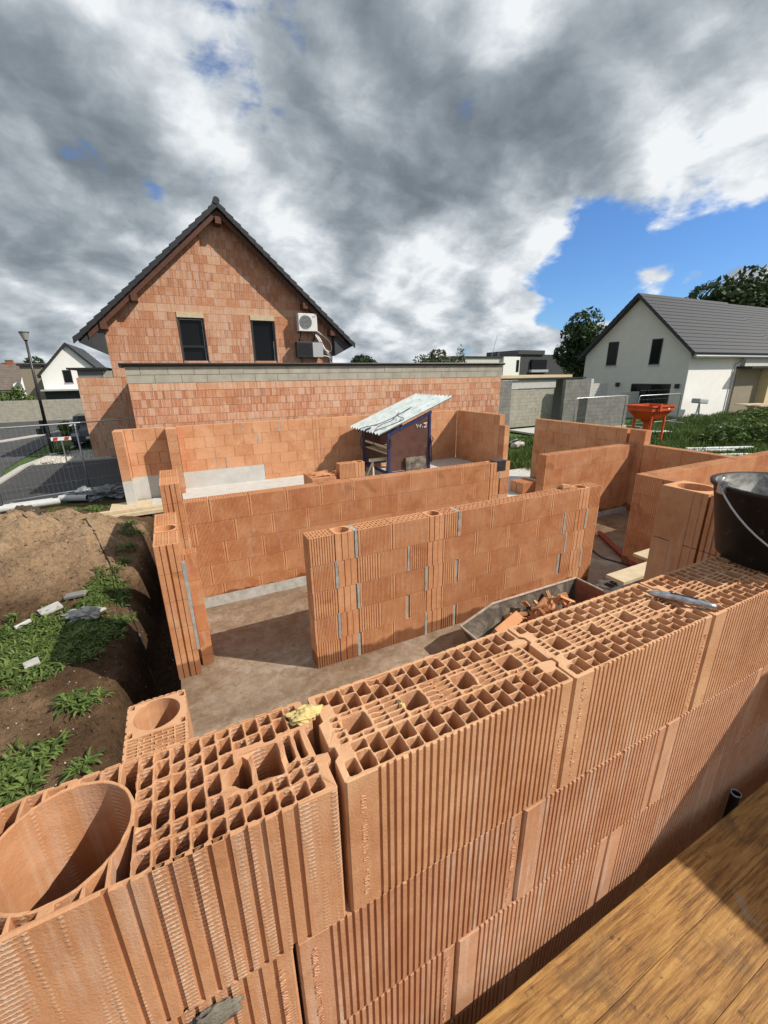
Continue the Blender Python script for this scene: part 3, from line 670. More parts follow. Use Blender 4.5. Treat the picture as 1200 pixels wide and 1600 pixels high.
oa += [(L0-0.012, 0), (L0-0.008, 0.003), (L0-0.009, 0.046), (L0-0.001, 0.052), (L0-0.001, 0.066), (L0-0.020, 0.070), (L0-0.0225, 0.134), (L0-0.004, 0.140), (L0-0.006, 0.152), (L0-0.010, 0.158), (L0-0.010, T-0.004), (L0-0.014, T)]
for i in range(14, 0, -1):
    u = 0.02+0.029*i; oa += [(u+0.004, T), (u+0.003, T-0.003), (u-0.003, T-0.003), (u-0.004, T)]
oa += [(0.007, T), (0.003, T-0.004)]
curve_block('corner_brick', oa, holes, X0, 0.0, 2.1, 2.4, 'clay_chalky', fw, tone=0.55, rough=0.0016)
# lower courses
random.seed(9)
for row, (s0, zt) in enumerate(((-0.098, 2.1), (-0.26, 1.8), (-0.05, 1.5), (-0.2, 1.2), (-0.05, 0.9), (-0.2, 0.6), (-0.05, 0.3))):
    near = row < 3
    if near:
        curve_block('hollow_brick', outline_ribbed(s0+0.466, T, 0.0234, 0.0075, 0.0045, 0.03, s0+0.44, False, False), [], -0.466, 0.003, zt-0.3, zt-0.003, 'clay_chalky', fw, tone=0.2)
        for k in range(7):
            x = s0+0.5*k
            curve_block('hollow_brick', outline_ribbed(0.5, T, 0.0138, 0.0058, 0.0044, 0.062, 0.465, False, False), [], x, random.uniform(-.002,.003), zt-0.3, zt-0.003, 'clay_face', fw, tone=random.random())
    else:
        if row == 3: mb = MB()
        course(mb, 'x', 0.0, -0.466, 3.2, T, zt-0.3, zt, 0.5+s0, 'fine')
mb.build('hollow_brick', 'clay_face', fw, merge=False)
mb = MB(); mb.box(3.4, 6.0, 0.0, 0.2, 0, 2.4); mb.build('hollow_brick', 'clay_face', fw)
# mortar dab under the corner block
bm = bmesh.new(); bmesh.ops.create_icosphere(bm, subdivisions=4, radius=1)
for v in bm.verts:
    p = v.co.copy(); d = 1+.45*noise.noise(p*1.9+Vector((3, 0, 0)))+.3*noise.noise(p*5)+.1*noise.noise(p*14)
    v.co = Vector((p.x*.042*d, p.y*.007*d, p.z*.022*d))
me = bpy.data.meshes.new('mortar_dab'); bm.to_mesh(me); bm.free(); me.materials.append(MATS['mortar_wet'])
for p in me.polygons: p.use_smooth = True
o = bpy.data.objects.new('mortar_dab', me); COL.objects.link(o); o.parent = fw; o.location = Vector((-0.232, -0.003, 2.058))-fw.location

# ================================================================== INTERIOR WALLS
def part_strips(t, ax, c0, lst, **k):
    for (u, z0, z1) in lst: strip(t, ax, c0, u, z0, z1, **k)
# central partition
cw = thing('brick_wall', 'free standing centre partition with round column holes and grey mortar strips behind the foreground wall', 'wall', (2.95, 3.325, 0))
mb = MB(); random.seed(21); xo = 0.85
rowA = [(0, .27, 'coarse', 'lat'), (.27, .48, 'pot', 'round'), (.52, .92, 'fine', 'lat'), (.92, 1.38, 'fine', 'lat'), (1.38, 1.58, 'pot', 'round'), (1.58, 1.77, 'coarse', 'lat'), (1.80, 2.27, 'fine', 'lat'), (2.27, 2.77, 'fine', 'lat'), (2.77, 3.27, 'fine', 'lat'), (3.27, 3.77, 'fine', 'lat'), (3.77, 3.97, 'pot', 'round'), (3.97, 4.2, 'coarse', 'lat')]
rowB = [(0, .26, 'fine', None), (.29, .50, 'pot', None), (.50, .74, 'coarse', None), (.74, 1.10, 'fine', None), (1.13, 1.36, 'coarse', None), (1.36, 1.57, 'pot', None), (1.57, 2.05, 'fine', None), (2.05, 2.55, 'fine', None), (2.55, 3.05, 'fine', None), (3.05, 3.52, 'fine', None), (3.55, 3.74, 'coarse', None), (3.74, 3.94, 'pot', None), (3.97, 4.2, 'fine', None)]
for k in range(5):
    for (a, b, st, tp) in (rowA if k % 2 == 0 else rowB):
        brick(mb, 'x', 3.225, xo+a, xo+b, 0.2, 1.2-0.3*k, 1.5-0.3*k, st, tp if k == 0 else None, (1, 0))
mb.build('brickwork', 'clay_wall', cw, merge=False)
mb = MB(); bx(mb, 'x', 3.225, xo+0.28, xo+0.29, 0.01, 0.19, 0, 1.49)
for a in (0.50, 1.785): bx(mb, 'x', 3.225, xo+a-0.02, xo+a+0.02, 0.01, 0.19, 0.0, 1.494)
bx(mb, 'x', 3.225, xo+0.01, xo+4.19, 0.012, 0.188, 0, 1.2); mb.build('mortar_core', 'mortar_grey', cw, merge=False)
part_strips(cw, 'x', 3.225, [(xo+.50,1.2,1.5),(xo+1.785,1.2,1.5),(xo+.275,.9,1.2),(xo+1.115,.9,1.2),(xo+3.535,.9,1.2),(xo+.505,.6,.9),(xo+1.35,.6,.9),(xo+3.60,.6,.9),(xo+.275,.3,.6),(xo+3.50,.3,.6),(xo+1.36,.0,.3),(xo+3.955,.9,1.2),(xo+3.955,.3,.6)], w=0.028)
# middle partition
running_wall('brick_wall', 'long partition of finely ribbed blocks just behind the centre partition, standing on a grey mortar bed', 'x', 5.16, -0.18, 4.72, 0.14, 1.5, offs=(0.30, 0.08, 0.42, 0.20, 0.33), base=(0.0, 0.14, 0.02))
mw = thing('brick_wall', 'narrow column end of the long ribbed partition with two grey clamps on top', 'wall', (4.95, 5.26, 0))
mb = MB(); random.seed(3)
for k in range(5):
    for (a, b, st, tp) in (((4.73, 4.93, 'pot', 'round'), (4.96, 5.17, 'coarse' if k % 2 else 'plain', 'lat'))): brick(mb, 'x', 5.16, a, b, 0.2, 1.2-0.3*k, 1.5-0.3*k, st, tp if k == 0 else None)
mb.build('brickwork', 'clay_wall', mw, merge=False); part_strips(mw, 'x', 5.16, [(4.945, 1.2, 1.5), (4.945, .6, .9)], w=0.03)
mb = MB(); mb.box(4.88, 5.06, 5.15, 5.165, 1.34, 1.52); mb.box(4.86, 5.1, 5.16, 5.38, 1.502, 1.512); mb.build('clamp', 'steel_dark', mw)
# hall wall
running_wall('brick_wall', 'partition beyond the doorway meeting the shaded right hand outer wall', 'x', 5.2, 6.1, 8.745, 0.1, 1.5, offs=(0.25, 0.0), base=(0, 0.1, 0.02), sides=(1, 0))
running_wall('brick_wall', 'shaded outer wall on the right, lower stretch ending at the corner with ribbed blocks', 'y', 8.75, 3.45, 5.03, 0.0, 1.5, offs=(0.3, 0.05), style='plain', sides=(1, 0))
running_wall('brick_wall', 'single raised block column on the right outer wall beside the doorway partition', 'y', 8.75, 5.03, 5.38, 0.0, 1.8, offs=(0.0,), style='plain', sides=(1, 0))
running_wall('brick_wall', 'shaded outer wall on the right, higher stretch in front of the grass and hopper', 'y', 8.75, 5.44, 8.12, 0.0, 1.8, offs=(0.25, 0.0), style='plain', sides=(1, 0))
running_wall('brick_wall', 'outer garage wall in shadow right of the tin roofed shed, stepped at its near end', 'y', 8.75, 9.52, 11.69, 0.15, 1.8, offs=(0.25, 0.0), style='plain', sides=(1, 0), mat='clay_far')
running_wall('brick_wall', 'lower ribbed end column of the garage wall beside the garden opening', 'y', 8.752, 9.28, 9.515, 0.0, 1.5, style='coarse', sides=(1, 0), mat='clay_far')
# L wall
running_wall('brick_wall', 'long block wall running to the right edge behind the black bucket', 'x', 3.24, 6.32, 12.5, 0.0, 1.5, offs=(0.37, 0.12), sides=(1, 0))
running_wall('brick_wall', 'corner wall of ribbed blocks left of the tall pillar behind the black bucket', 'y', 6.1, 0.3, 3.44, 0.0, 1.5, offs=(0.22, 0.0), style='coarse', sides=(1, 0))
# tall stub by the bucket
st_ = thing('brick_wall', 'tall smooth block pillar with a round hole joining the foreground wall behind the bucket', 'wall', (2.3, 0.53, 0))
mb = MB(); random.seed(6)
for k in range(8):
    z1 = 2.4-0.3*k; tp = k == 0
    brick(mb, 'y', 2.2, 0.62, 0.86, 0.2, z1-0.3, z1, 'plain', 'round' if tp else None, (1, 1)); 
    brick(mb, 'y', 2.2, 0.205, 0.62, 0.2, z1-0.3, z1, 'coarse', 'lat' if tp else None, (1, 1))
bx(mb, 'y', 2.2, 0.65, 0.655, -0.003, 0.01, 0, 2.39); bx(mb, 'y', 2.2, 0.69, 0.76, -0.004, 0.01, 0, 2.39)
mb.build('brickwork', 'clay_wall', st_, merge=False)
# left outer wall pieces
sb = thing('brick_wall', 'low outer wall stub with a big round column hole just behind the foreground wall, lower left', 'wall', (-0.36, 0.7, 0))
random.seed(12)
hs = []; Tt, Ll = 0.2, 0.30
hs.append([(0.100+0.078*math.cos(2*math.pi*k/56), 0.205+0.078*math.sin(2*math.pi*k/56)) for k in range(56)])
def row_cells(y0, y1, xs_):
    for a, b in zip(xs_[:-1], xs_[1:]): hs.append(rrect(a+0.0018, y0, b-0.0018, y1, 0.002, 0.0003))
for r in range(7):
    y0 = 0.012+r*0.0145
    row_cells(y0, y0+0.0105, [0.008, 0.044, 0.060 if r % 2 else 0.05, 0.098 if r % 2 else 0.085, 0.136 if r % 2 else 0.118, 0.157, 0.192])
row_cells(0.2885, 0.2945, [0.01, 0.05, 0.09, 0.13, 0.17, 0.19])
for k in range(6):
    y0 = 0.118+k*0.029
    for (a, b) in ((0.006, 0.024), (0.176, 0.194)):
        if min(math.hypot(px_-0.1, py_-0.205) for px_ in (a, b) for py_ in (y0, y0+0.023)) > 0.0865: hs.append(rrect(a, y0, b, y0+0.023, 0.002, 0.0003))
ol = []
for (a, b, n, fnc) in ((0, 0, 0, 0),):
    for i in range(9): u = 0.012+i*0.022; ol += [(u-0.003, 0.002), (u-0.003, 0.0), (u+0.006, 0.0), (u+0.006, 0.002)]
    for i in range(9): v = 0.02+i*0.032; ol += [(0.2, v), (0.196, v+0.001), (0.196, v+0.008), (0.2, v+0.009)]
    for i in range(8, -1, -1): u = 0.012+i*0.022; ol += [(u+0.006, Ll), (u+0.0055, Ll-0.003), (u-0.002, Ll-0.003), (u-0.003, Ll)]
    for i in range(8, -1, -1): v = 0.02+i*0.032; ol += [(0.0, v+0.009), (0.004, v+0.008), (0.004, v+0.001), (0.0, v)]
curve_block('column_brick', ol, hs, -0.462, 0.845, 1.5, 1.8, 'clay_near', sb, bev=0.0006, rough=0.0006, tone=0.3)
curve_block('hollow_brick', [(0, 0), (0.2, 0), (0.2, 0.62), (0, 0.62)], [], -0.462, 0.215, 1.5, 1.797, 'clay_near', sb)
mb = MB()
for k in range(5): course(mb, 'y', -0.462, 0.215, 1.145, 0.2, 1.2-0.3*k, 1.5-0.3*k, 0.3, 'coarse', None, (1, 1))
mb.build('brickwork', 'clay_wall', sb, merge=False)
def pier(label, ax, c0, u0, u1, T, z1, style='coarse', topst=((0, .5, 'round'), (.5, 1, 'lat')), zb=0.0, mat='clay_wall'):
    t = thing('brick_wall', label, 'wall', mp3(ax, c0, (u0+u1)/2, T/2, zb)); mb = MB(); k = 0; z = z1
    while z > zb+0.05:
        for (a, b, tp) in topst: brick(mb, ax, c0, u0+(u1-u0)*a, u0+(u1-u0)*b, T, max(zb, z-0.3), z, style, tp if k == 0 else None, (1, 1))
        # grooved end facing the camera
        mb.tone = random.random()
        for i, (p, q) in enumerate(((0.004, 0.045), (0.052, 0.092), (0.108, 0.148), (0.155, 0.196))):
            p *= T/0.2; q *= T/0.2
            P = [mp3(ax, c0, u0-0.012, p, max(zb, z-0.3)+0.001*i), mp3(ax, c0, u0-0.012, q, max(zb, z-0.3)), mp3(ax, c0, u0+0.01, q, max(zb, z-0.3)), mp3(ax, c0, u0+0.01, p, max(zb, z-0.3))]
            Q = [(a_[0], a_[1], z-0.004) for a_ in P]; mb.cube(P+Q)
        z -= 0.3; k += 1
    mb.build('brickwork', mat, t, merge=False); return t
random.seed(31)
p1 = pier('outer wall pier with a round hole, left of the muddy room and right of the earth mound', 'y', -0.485, 3.74, 4.83, 0.22, 1.5, topst=((0, .36, 'lat'), (.36, .58, 'round'), (.58, 1, 'lat')))
mb = MB()
for k in range(5):
    brick(mb, 'y', -0.245, 3.86, 4.02, 0.12, 1.02-0.3*k if k < 4 else 0, 1.32-0.3*k, 'coarse', 'lat' if k == 0 else None, (1, 1)) if k < 4 else None
brick(mb, 'y', -0.245, 3.86, 4.02, 0.12, 0.0, 0.12, 'coarse', None, (1, 1))
mb.build('inner_leaf', 'clay_wall', p1, merge=False)
strip(p1, 'x', 3.73, -0.255, 0.3, 1.3, w=0.03, T=0.2)
pier('second outer wall pier standing beyond the round holed pier, left of the long ribbed partition', 'y', -0.46, 6.35, 7.5, 0.27, 1.5, topst=((0, .5, 'lat'), (.55, 1, 'lat')))
# garage back wall
gb = thing('brick_wall', 'new orange back wall of the garage in front of the neighbour\'s weathered brick wall', 'wall', (4.3, 11.8, 0.15))
mb = MB(); random.seed(17)
mb2 = MB()
for (a, b) in ((-0.08, 3.55), (3.75, 8.75)):
    for k in range(6):
        z1 = 1.8-0.3*k; z0 = max(0.15, z1-0.3)
        ua = a
        if k >= 4 and a < 0: ua = 2.05
        course(mb, 'x', 11.7, ua, b, 0.2, z0, z1, (0.40, 0.14, 0.36, 0.1, 0.2, 0.4)[k], 'plain', None)
for k in range(6): brick(mb, 'x', 11.7, 3.55, 3.65, 0.2, max(.15, 1.5-0.3*k), 1.8-0.3*k, 'plain'); brick(mb, 'x', 11.7, 3.65, 3.75, 0.2, max(.15, 1.5-0.3*k), 1.8-0.3*k, 'plain')
mb.build('brickwork', 'clay_far', gb, merge=False)
mb = MB(); mb.box(-0.07, 8.74, 11.709, 11.89, 0.15, 1.785); mb.build('mortar_core', 'clay_far', gb)
mb = MB(); mb.box(-0.08, 2.04, 11.690, 11.9, 0.15, 0.598); mb.build('concrete_base', 'concrete_pale', gb)
part_strips(gb, 'x', 11.7, [(1.57, 1.5, 1.8), (2.55, 1.5, 1.8), (1.95, 1.2, 1.5), (0.8, 0.6, 0.9), (1.05, .6, .9)], w=0.03)
gl = thing('brick_wall', 'left end bay of the garage back wall on a pale concrete base, partly in shadow', 'wall', (-0.85, 11.8, 0))
mb = MB()
for k in range(4): course(mb, 'x', 11.7, -1.24, -0.33, 0.2, 1.5-0.3*k, 1.8-0.3*k, (0.18, 0.42)[k % 2], 'plain', None)
for k in range(4): brick(mb, 'x', 11.32, -1.46, -1.24, 0.58, 1.5-0.3*k, 1.8-0.3*k, 'coarse')
mb.build('brickwork', 'clay_far', gl, merge=False)
mb = MB(); mb.box(-1.455, -1.245, 11.325, 11.9, 0, 0.598); mb.box(-1.243, -0.335, 11.695, 11.9, 0, 0.598); mb.build('concrete_base', 'concrete_pale', gl)
pl = thing('brick_wall', 'ribbed pilaster between the two bays of the garage back wall', 'wall', (-0.2, 11.55, 0))
mb = MB()
for k in range(6): brick(mb, 'x', 11.22, -0.325, -0.085, 0.475, 1.5-0.3*k, 1.8-0.3*k, 'coarse')
mb.build('brickwork', 'clay_far', pl, merge=False)

# small block pair and loose bricks
lb = thing('loose_brick', 'low stack of clay blocks on the floor right of the long ribbed partition', 'brick', (7.45, 7.1, 0.15))
mb = MB(); brick(mb, 'x', 6.85, 7.25, 7.75, 0.22, 0.15, 0.44, 'fine', 'lat'); brick(mb, 'x', 7.09, 7.25, 7.75, 0.22, 0.15, 0.44, 'fine', 'lat'); mb.build('brickwork', 'clay_wall', lb, merge=False)

# pallet of bricks behind the middle partition
pt = thing('brick_pallet', 'pallet stack of clay blocks, some broken, behind the long ribbed partition', 'pallet', (2.5, 7.3, 0.15))
mb = MB(); random.seed(8)
for k in range(2):
    for j in range(3): course(mb, 'x', 6.9+0.21*j, 2.0, 3.0, 0.2, 0.3+0.3*k, 0.6+0.3*k, 0, 'fine', None)
for j in range(3):
    brick(mb, 'x', 6.9+0.21*j, 2.5, 3.0, 0.2, 0.9, 1.1, 'fine', 'lat')
    brick(mb, 'x', 6.9+0.21*j, 2.02, 2.49, 0.2, 0.9, 1.17, 'fine', 'lat')
for i in range(16):
    mb.rbox((2.2+0.05*i*0.6, 6.98+random.random()*0.3, 1.19+random.random()*0.025), (0.3, 0.012, 0.03), (random.uniform(-.4,.4), random.uniform(-.15,.15), random.uniform(-.25,.25)))
mb.build('brickwork', 'clay_wall', pt, merge=False)
mb = MB(); mb.box(1.98, 3.04, 6.85, 7.55, 0.17, 0.29); mb.build('pallet_deck', 'pale_timber', pt)
lb2 = thing('loose_brick', 'single ribbed column block set upright on the brick pallet left of the shed', 'brick', (2.83, 7.0, 1.1))
mb = MB(); brick(mb, 'x', 6.93, 2.57, 2.89, 0.2, 1.102, 1.39, 'coarse', 'lat'); brick(mb, 'x', 6.93, 2.89, 3.10, 0.2, 1.102, 1.39, 'pot', 'round'); mb.build('brickwork', 'clay_wall', lb2, merge=False)
ch = MB(); ch.box(4.40, 4.56, 3.33, 3.42, 1.503, 1.535).box(4.42, 4.50, 3.34, 3.40, 1.536, 1.55); tag(ch.build('brick_piece', 'clay_chalky'), 'small broken brick chip lying on top of the centre partition', 'brick')

# ================================================================== NEIGHBOUR'S BRICK HOUSE
def clip(poly, a, b, c):   # keep a*x+b*y+c >= 0
    out = []
    for i in range(len(poly)):
        p, q = poly[i], poly[(i+1) % len(poly)]; dp, dq = a*p[0]+b*p[1]+c, a*q[0]+b*q[1]+c
        if dp >= 0: out.append(p)
        if dp*dq < 0: t = dp/(dp-dq); out.append((p[0]+(q[0]-p[0])*t, p[1]+(q[1]-p[1])*t))
    return out
def old_wall(mbf, mbc, y, x0, x1, z0, z1, rh, holes=(), clips=(), L=0.5, thick=0.25, tonef=None, gap=0.008):
    z = z1; k = 0
    while z > z0+0.02:
        lo = max(z0, z-rh); off = (k*0.37) % 1.0*L
        cuts = [(x0, x1)]
        for (hx0, hx1, hz0, hz1) in holes:
            if hz0 < (lo+z)/2 < hz1:
                cuts = [c for (a, b) in cuts for c in ((a, min(b, hx0)), (max(a, hx1), b)) if c[1]-c[0] > 0.02]
        for (a, b) in cuts:
            P = [(a, lo), (b, lo), (b, z), (a, z)]
            for cl in clips: P = clip(P, *cl)
            if len(P) > 2: mbc.prism(P, 1, y+0.006, y+thick)
            u = a - (a-x0+off) % L
            while u < b:
                p, q = max(a, u)+gap/2, min(b, u+L)-gap/2; u += L
                if q-p < 0.03: continue
                P = [(p, lo+gap/2), (q, lo+gap/2), (q, z-gap/2), (p, z-gap/2)]
                for cl in clips: P = clip(P, *cl)
                if len(P) < 3: continue
                mbf.tone = tonef((p+q)/2, (lo+z)/2) if tonef else random.random()
                j = random.uniform(0, 0.004)
                mbf.quad([(a_, y-j, b_) for a_, b_ in P], [(a_+7.3*k, k+0.5) for a_, b_ in P])
        z = lo; k += 1
random.seed(77)
ng = thing('garage', 'neighbour\'s flat roofed garage with stained brick wall, two grey block rows and a black coping', 'garage', (5, 16, 0))
mf, mc = MB(), MB(); old_wall(mf, mc, 12.06, -0.98, 10.93, 0.0, 2.68, 0.205, L=0.25, tonef=lambda x, z: min(1, max(0, 0.45+0.9*noise.noise((x*0.8, z*1.3, 0))+random.uniform(-.3, .3))))
mc.box(-0.975, -0.7, 12.32, 19.9, 0, 2.68); mc.box(10.6, 10.92, 12.32, 19.9, 0, 2.68)
mf.build('wall', 'old_brick', ng, merge=False); mc.build('mortar_core', 'mortar_grey', ng)
mf, mc = MB(), MB()
mf.tone = .8
old_wall(mf, mc, 12.055, -0.98, 10.93, 2.68, 2.87, 0.19, L=0.52, tonef=lambda x, z: random.uniform(0.65, 0.95)); mf.build('lintel_row', 'old_brick', ng, merge=False); mc.build('mortar_core', 'mortar_grey', ng)
mb = MB(); random.seed(4)
for k, (z0, z1) in enumerate(((2.872, 3.068), (3.072, 3.268))):
    x = -0.98 - (0.3 if k else 0.0)
    while x < 10.93:
        a, b = max(x, -0.98), min(x+0.61, 10.93); x += 0.618
        if b-a > 0.03: j = random.uniform(0, 0.006); mb.box(a, b, 12.05-j, 12.25, z0+0.003, z1-0.003)
mb.box(-0.97, 10.92, 12.26, 12.29, 2.87, 3.26); mb.box(-0.97, -0.72, 12.3, 19.9, 2.69, 3.26); mb.box(10.62, 10.92, 12.3, 19.9, 2.69, 3.26)
mb.build('block_row', 'concrete_block', ng)
mb = MB(); mb.box(-1.06, 11.0, 11.99, 20.0, 3.272, 3.335); mb.tube([(-1.10, 11.985, 3.33), (11.0, 11.985, 3.33)], 0.028, 6); mb.box(-1.10, -1.03, 11.97, 12.6, 3.25, 3.34)
mb.build('roof', 'black_trim', ng)

nh = thing('brick_house', 'steep gabled house of raw orange brick with black tiled roof behind the flat roofed garage', 'house', (2.7, 24, -0.1))
s_sl = (9.30-4.62)/(2.65+2.55); XP, ZP = 2.66, 9.22
cl = [(-s_sl*-1, -1, ZP-s_sl*XP), (-s_sl, -1, ZP+s_sl*XP)]
# left slope: z <= ZP - s*(XP-x); right: z <= ZP - s*(x-XP)
cl = [(s_sl, -1, ZP-s_sl*XP), (-s_sl, -1, ZP+s_sl*XP)]
Hl = [(0.70, 1.66, 3.6, 5.56), (3.62, 4.60, 3.6, 5.56)]
def gtone(x, z):
    t = random.uniform(0.1, 0.7)
    if abs(x-2.35) < 0.3: t = random.uniform(0.75, 1.0)
    if 5.55 < z < 5.88: t = random.uniform(0.85, 1.0)
    if x < -1.9: t = random.uniform(0.5, 1.0)
    return t
mf, mc = MB(), MB(); random.seed(52)
old_wall(mf, mc, 20.0, -1.95, 7.3, 3.05, 9.22, 0.308, holes=Hl, clips=cl, L=0.5, tonef=gtone)
old_wall(mf, mc, 20.0, -3.2, -0.70, -0.15, 3.05, 0.308, L=0.5, tonef=gtone)
mc.box(-3.19, -2.9, 20.26, 27.9, -0.15, 3.04); mc.box(-1.94, -1.7, 20.26, 30.0, 3.06, 4.85); mc.box(7.05, 7.29, 20.26, 30, 3.06, 4.85)
mf.build('wall', 'old_brick', nh, merge=False); mc.build('mortar_core', 'mortar_grey', nh)
mb = MB(); mb.box(-3.12, -2.32, 20.0, 20.2, 3.052, 3.34); mb.build('block_row', 'concrete_block_dark', nh)
mb = MB(); mb.box(-2.3, -1.97, 19.99, 20.2, 3.052, 3.30); mb.build('block_row', 'concrete_block', nh)
mb = MB(); mb.box(-3.42, -2.10, 19.85, 27.9, 3.345, 3.42); mb.build('annex_roof', 'black_trim', nh)
for (hx0, hx1, hz0, hz1), tr in zip(Hl, (True, False)):
    mb = MB(); w = 0.06
    mb.box(hx0, hx0+w, 20.02, 20.10, hz0, 5.35); mb.box(hx1-w, hx1, 20.02, 20.10, hz0, 5.35); mb.box(hx0+w, hx1-w, 20.02, 20.10, 5.29, 5.35)
    if tr: mb.box(hx0+w, hx1-w, 20.02, 20.10, 4.20, 4.28); mb.box(hx0+w, hx1-w, 20.02, 20.1, 3.6, 3.68)
    fr = mb.build('window', 'black_trim', nh)
    mb = MB(); mb.box(hx0+w, hx1-w, 20.13, 20.14, hz0, 5.29); mb.build('pane', 'glass_dark', fr)
    mb = MB(); mb.box(hx0-0.03, hx1+0.03, 19.975, 20.1, 5.352, 5.555); mb.build('shutter_box', 'pale_timber', fr)
    mb = MB(); mb.box(hx0-0.035, hx0-0.005, 19.985, 20.0, 3.6, 5.352); mb.build('shutter_rail', 'steel_dark', fr); mb = MB(); mb.box(hx1+0.005, hx1+0.035, 19.985, 20.0, 3.6, 5.352); mb.build('shutter_rail', 'steel_dark', fr)
mb = MB()   # joist ends and the roof planes
th = math.atan(s_sl); nrm = 0.16/math.cos(th)
for (sx_, ex) in ((-1, XP+3.05+2.55), (1, XP+2.75+2.8)):
    x_e = XP+sx_*(5.45 if sx_ < 0 else 5.48); z_e = ZP-s_sl*abs(x_e-XP)
    for (y0, y1) in ((19.47, 31.0),):
        P = [(XP, ZP+0.02), (x_e, z_e+0.02), (x_e, z_e+0.02+nrm*0.75), (XP, ZP+0.02+nrm*0.75)]
        mb.prism(P, 1, y0, y1)
mb.build('roof', 'black_trim', nh)
mb = MB()   # tiles stepping down the verge and over the slope
n = 21
for sx_ in (-1, 1):
    Ls = 5.55/n
    for i in range(n):
        xa = XP+sx_*Ls*i; xb = XP+sx_*(Ls*(i+1)+0.05)
        za, zb_ = ZP-s_sl*abs(xa-XP)+nrm*0.75+0.035, ZP-s_sl*abs(xb-XP)+nrm*0.75+0.10
        j = random.uniform(-.008, .008)
        mb.prism([(xa, za), (xb, zb_), (xb, zb_+0.03), (xa, za+0.035)], 1, 19.42+j, 31.0)
        mb.prism([(xa, za-0.16), (xb, zb_-0.20), (xb, zb_+0.03), (xa, za+0.03)], 1, 19.40+j, 19.46+j)
mb.tube([(XP, 19.38, ZP+0.25), (XP, 31, ZP+0.25)], 0.13, 8)
mb.build('roof_tiles', 'slate_roof', nh, merge=False)
mb = MB()
for sx_ in (-1, 1):
    mb = MB(); x_e = XP+sx_*5.45; z_e = ZP-s_sl*5.45; xw = -1.95 if sx_ < 0 else 7.3; zw = ZP-s_sl*abs(xw-XP)
    mb.prism([(x_e, z_e-0.02), (xw, z_e-0.42 if True else 0), (xw, zw-0.01), (x_e, z_e+0.0)], 1, 19.60, 30.9); mb.build('eave_box', 'dark_cladding', nh)
mb = MB()
for sx_ in (-1, 1):   # barge board under the verge
    xa, xb = XP, XP+sx_*5.1
    mb.prism([(xa, ZP+0.0), (xb, ZP-s_sl*5.1), (xb, ZP-s_sl*5.1-0.20), (xa, ZP-0.2)], 1, 19.56, 19.62)
for (x, z) in ((-0.72, 5.93), (-1.9, 4.9), (2.66, 8.85), (5.97, 5.98), (7.2, 4.9)): mb.box(x-0.11, x+0.11, 19.5, 20.0, z-0.12, z+0.12)
mb.build('barge_board', 'brown_timber', nh)
# heat pump units
def ac(name, label, x0, x1, z0, z1, fan, matf):
    t = thing(name, label, 'heat pump', ((x0+x1)/2, 19.7, z0)); mb = MB(); mb.box(x0, x1, 19.52, 19.86, z0, z1); mb.build('housing', matf, t, bevel=0.015)
    return t
t = ac('heat_pump', 'white heat pump unit with round fan grille high on the brick gable', 5.60, 6.47, 4.93, 5.67, 1, 'plastic_white')
mb = MB(); c = (5.93, 5.31)
for rr in (0.06, 0.12, 0.18, 0.235, 0.28): mb.tube([(c[0]+rr*math.cos(a*math.pi/12), 19.505, c[1]+rr*math.sin(a*math.pi/12)) for a in range(25)], 0.006, 4, False)
for k in range(-6, 7): w = math.sqrt(max(0, 0.28**2-(k*0.043)**2)); mb.box(c[0]-w, c[0]+w, 19.50, 19.508, c[1]+k*0.043-0.006, c[1]+k*0.043+0.006)
mb.build('fan_grille', 'plastic_grey', t)
mb = MB(); mb.prism([(c[0]+0.285*math.cos(a*math.pi/16), c[1]+0.285*math.sin(a*math.pi/16)) for a in range(32)], 1, 19.512, 19.53); mb.build('fan_opening', 'steel_dark', t)
mb = MB(); mb.box(6.24, 6.40, 19.514, 19.53, 5.53, 5.55); mb.build('name_strip', 'steel_dark', t)
for x in (5.7, 6.37):
    mb = MB(); mb.box(x-0.02, x+0.02, 19.5, 20.0, 4.885, 4.925); mb.cube([(x-0.02, 19.97, 4.5), (x+0.02, 19.97, 4.5), (x+0.02, 20.0, 4.5), (x-0.02, 20.0, 4.5), (x-0.02, 19.55, 4.88), (x+0.02, 19.55, 4.88), (x+0.02, 19.6, 4.88), (x-0.02, 19.6, 4.88)]); mb.build('bracket', 'plastic_black', t)
t = ac('heat_pump', 'dark fronted outdoor heat pump unit with grey side panel, hanging below the white one', 5.45, 6.68, 3.82, 4.49, 0, 'steel_dark')
mb = MB(); mb.box(6.19, 6.675, 19.508, 19.86, 3.83, 4.46); mb.build('side_panel', 'plastic_grey', t)
mb = MB(); 
for k in range(14): mb.box(5.50, 6.16, 19.507, 19.519, 3.88+k*0.04, 3.89+k*0.04)
mb.build('fan_grille', 'plastic_black', t)
for x in (5.7, 6.4):
    mb = MB(); mb.box(x-0.02, x+0.02, 19.5, 20.0, 3.775, 3.815); mb.tube([(x, 19.98, 3.5), (x, 19.55, 3.77)], 0.02, 5); mb.build('bracket', 'plastic_black', t)
t = thing('hose', 'white insulated pipes looping down beside the two heat pump units', 'pipe', (7.0, 19.85, 3.6))
mb = MB()
def sm(pts, k=6):
    out = []; P = [Vector(p) for p in pts]; P = [P[0]]+P+[P[-1]]
    for i in range(1, len(P)-2):
        for s in range(k):
            u = s/k; out.append(0.5*((2*P[i])+(-P[i-1]+P[i+1])*u+(2*P[i-1]-5*P[i]+4*P[i+1]-P[i+2])*u*u+(-P[i-1]+3*P[i]-3*P[i+1]+P[i+2])*u**3))
    out.append(P[-2]); return out
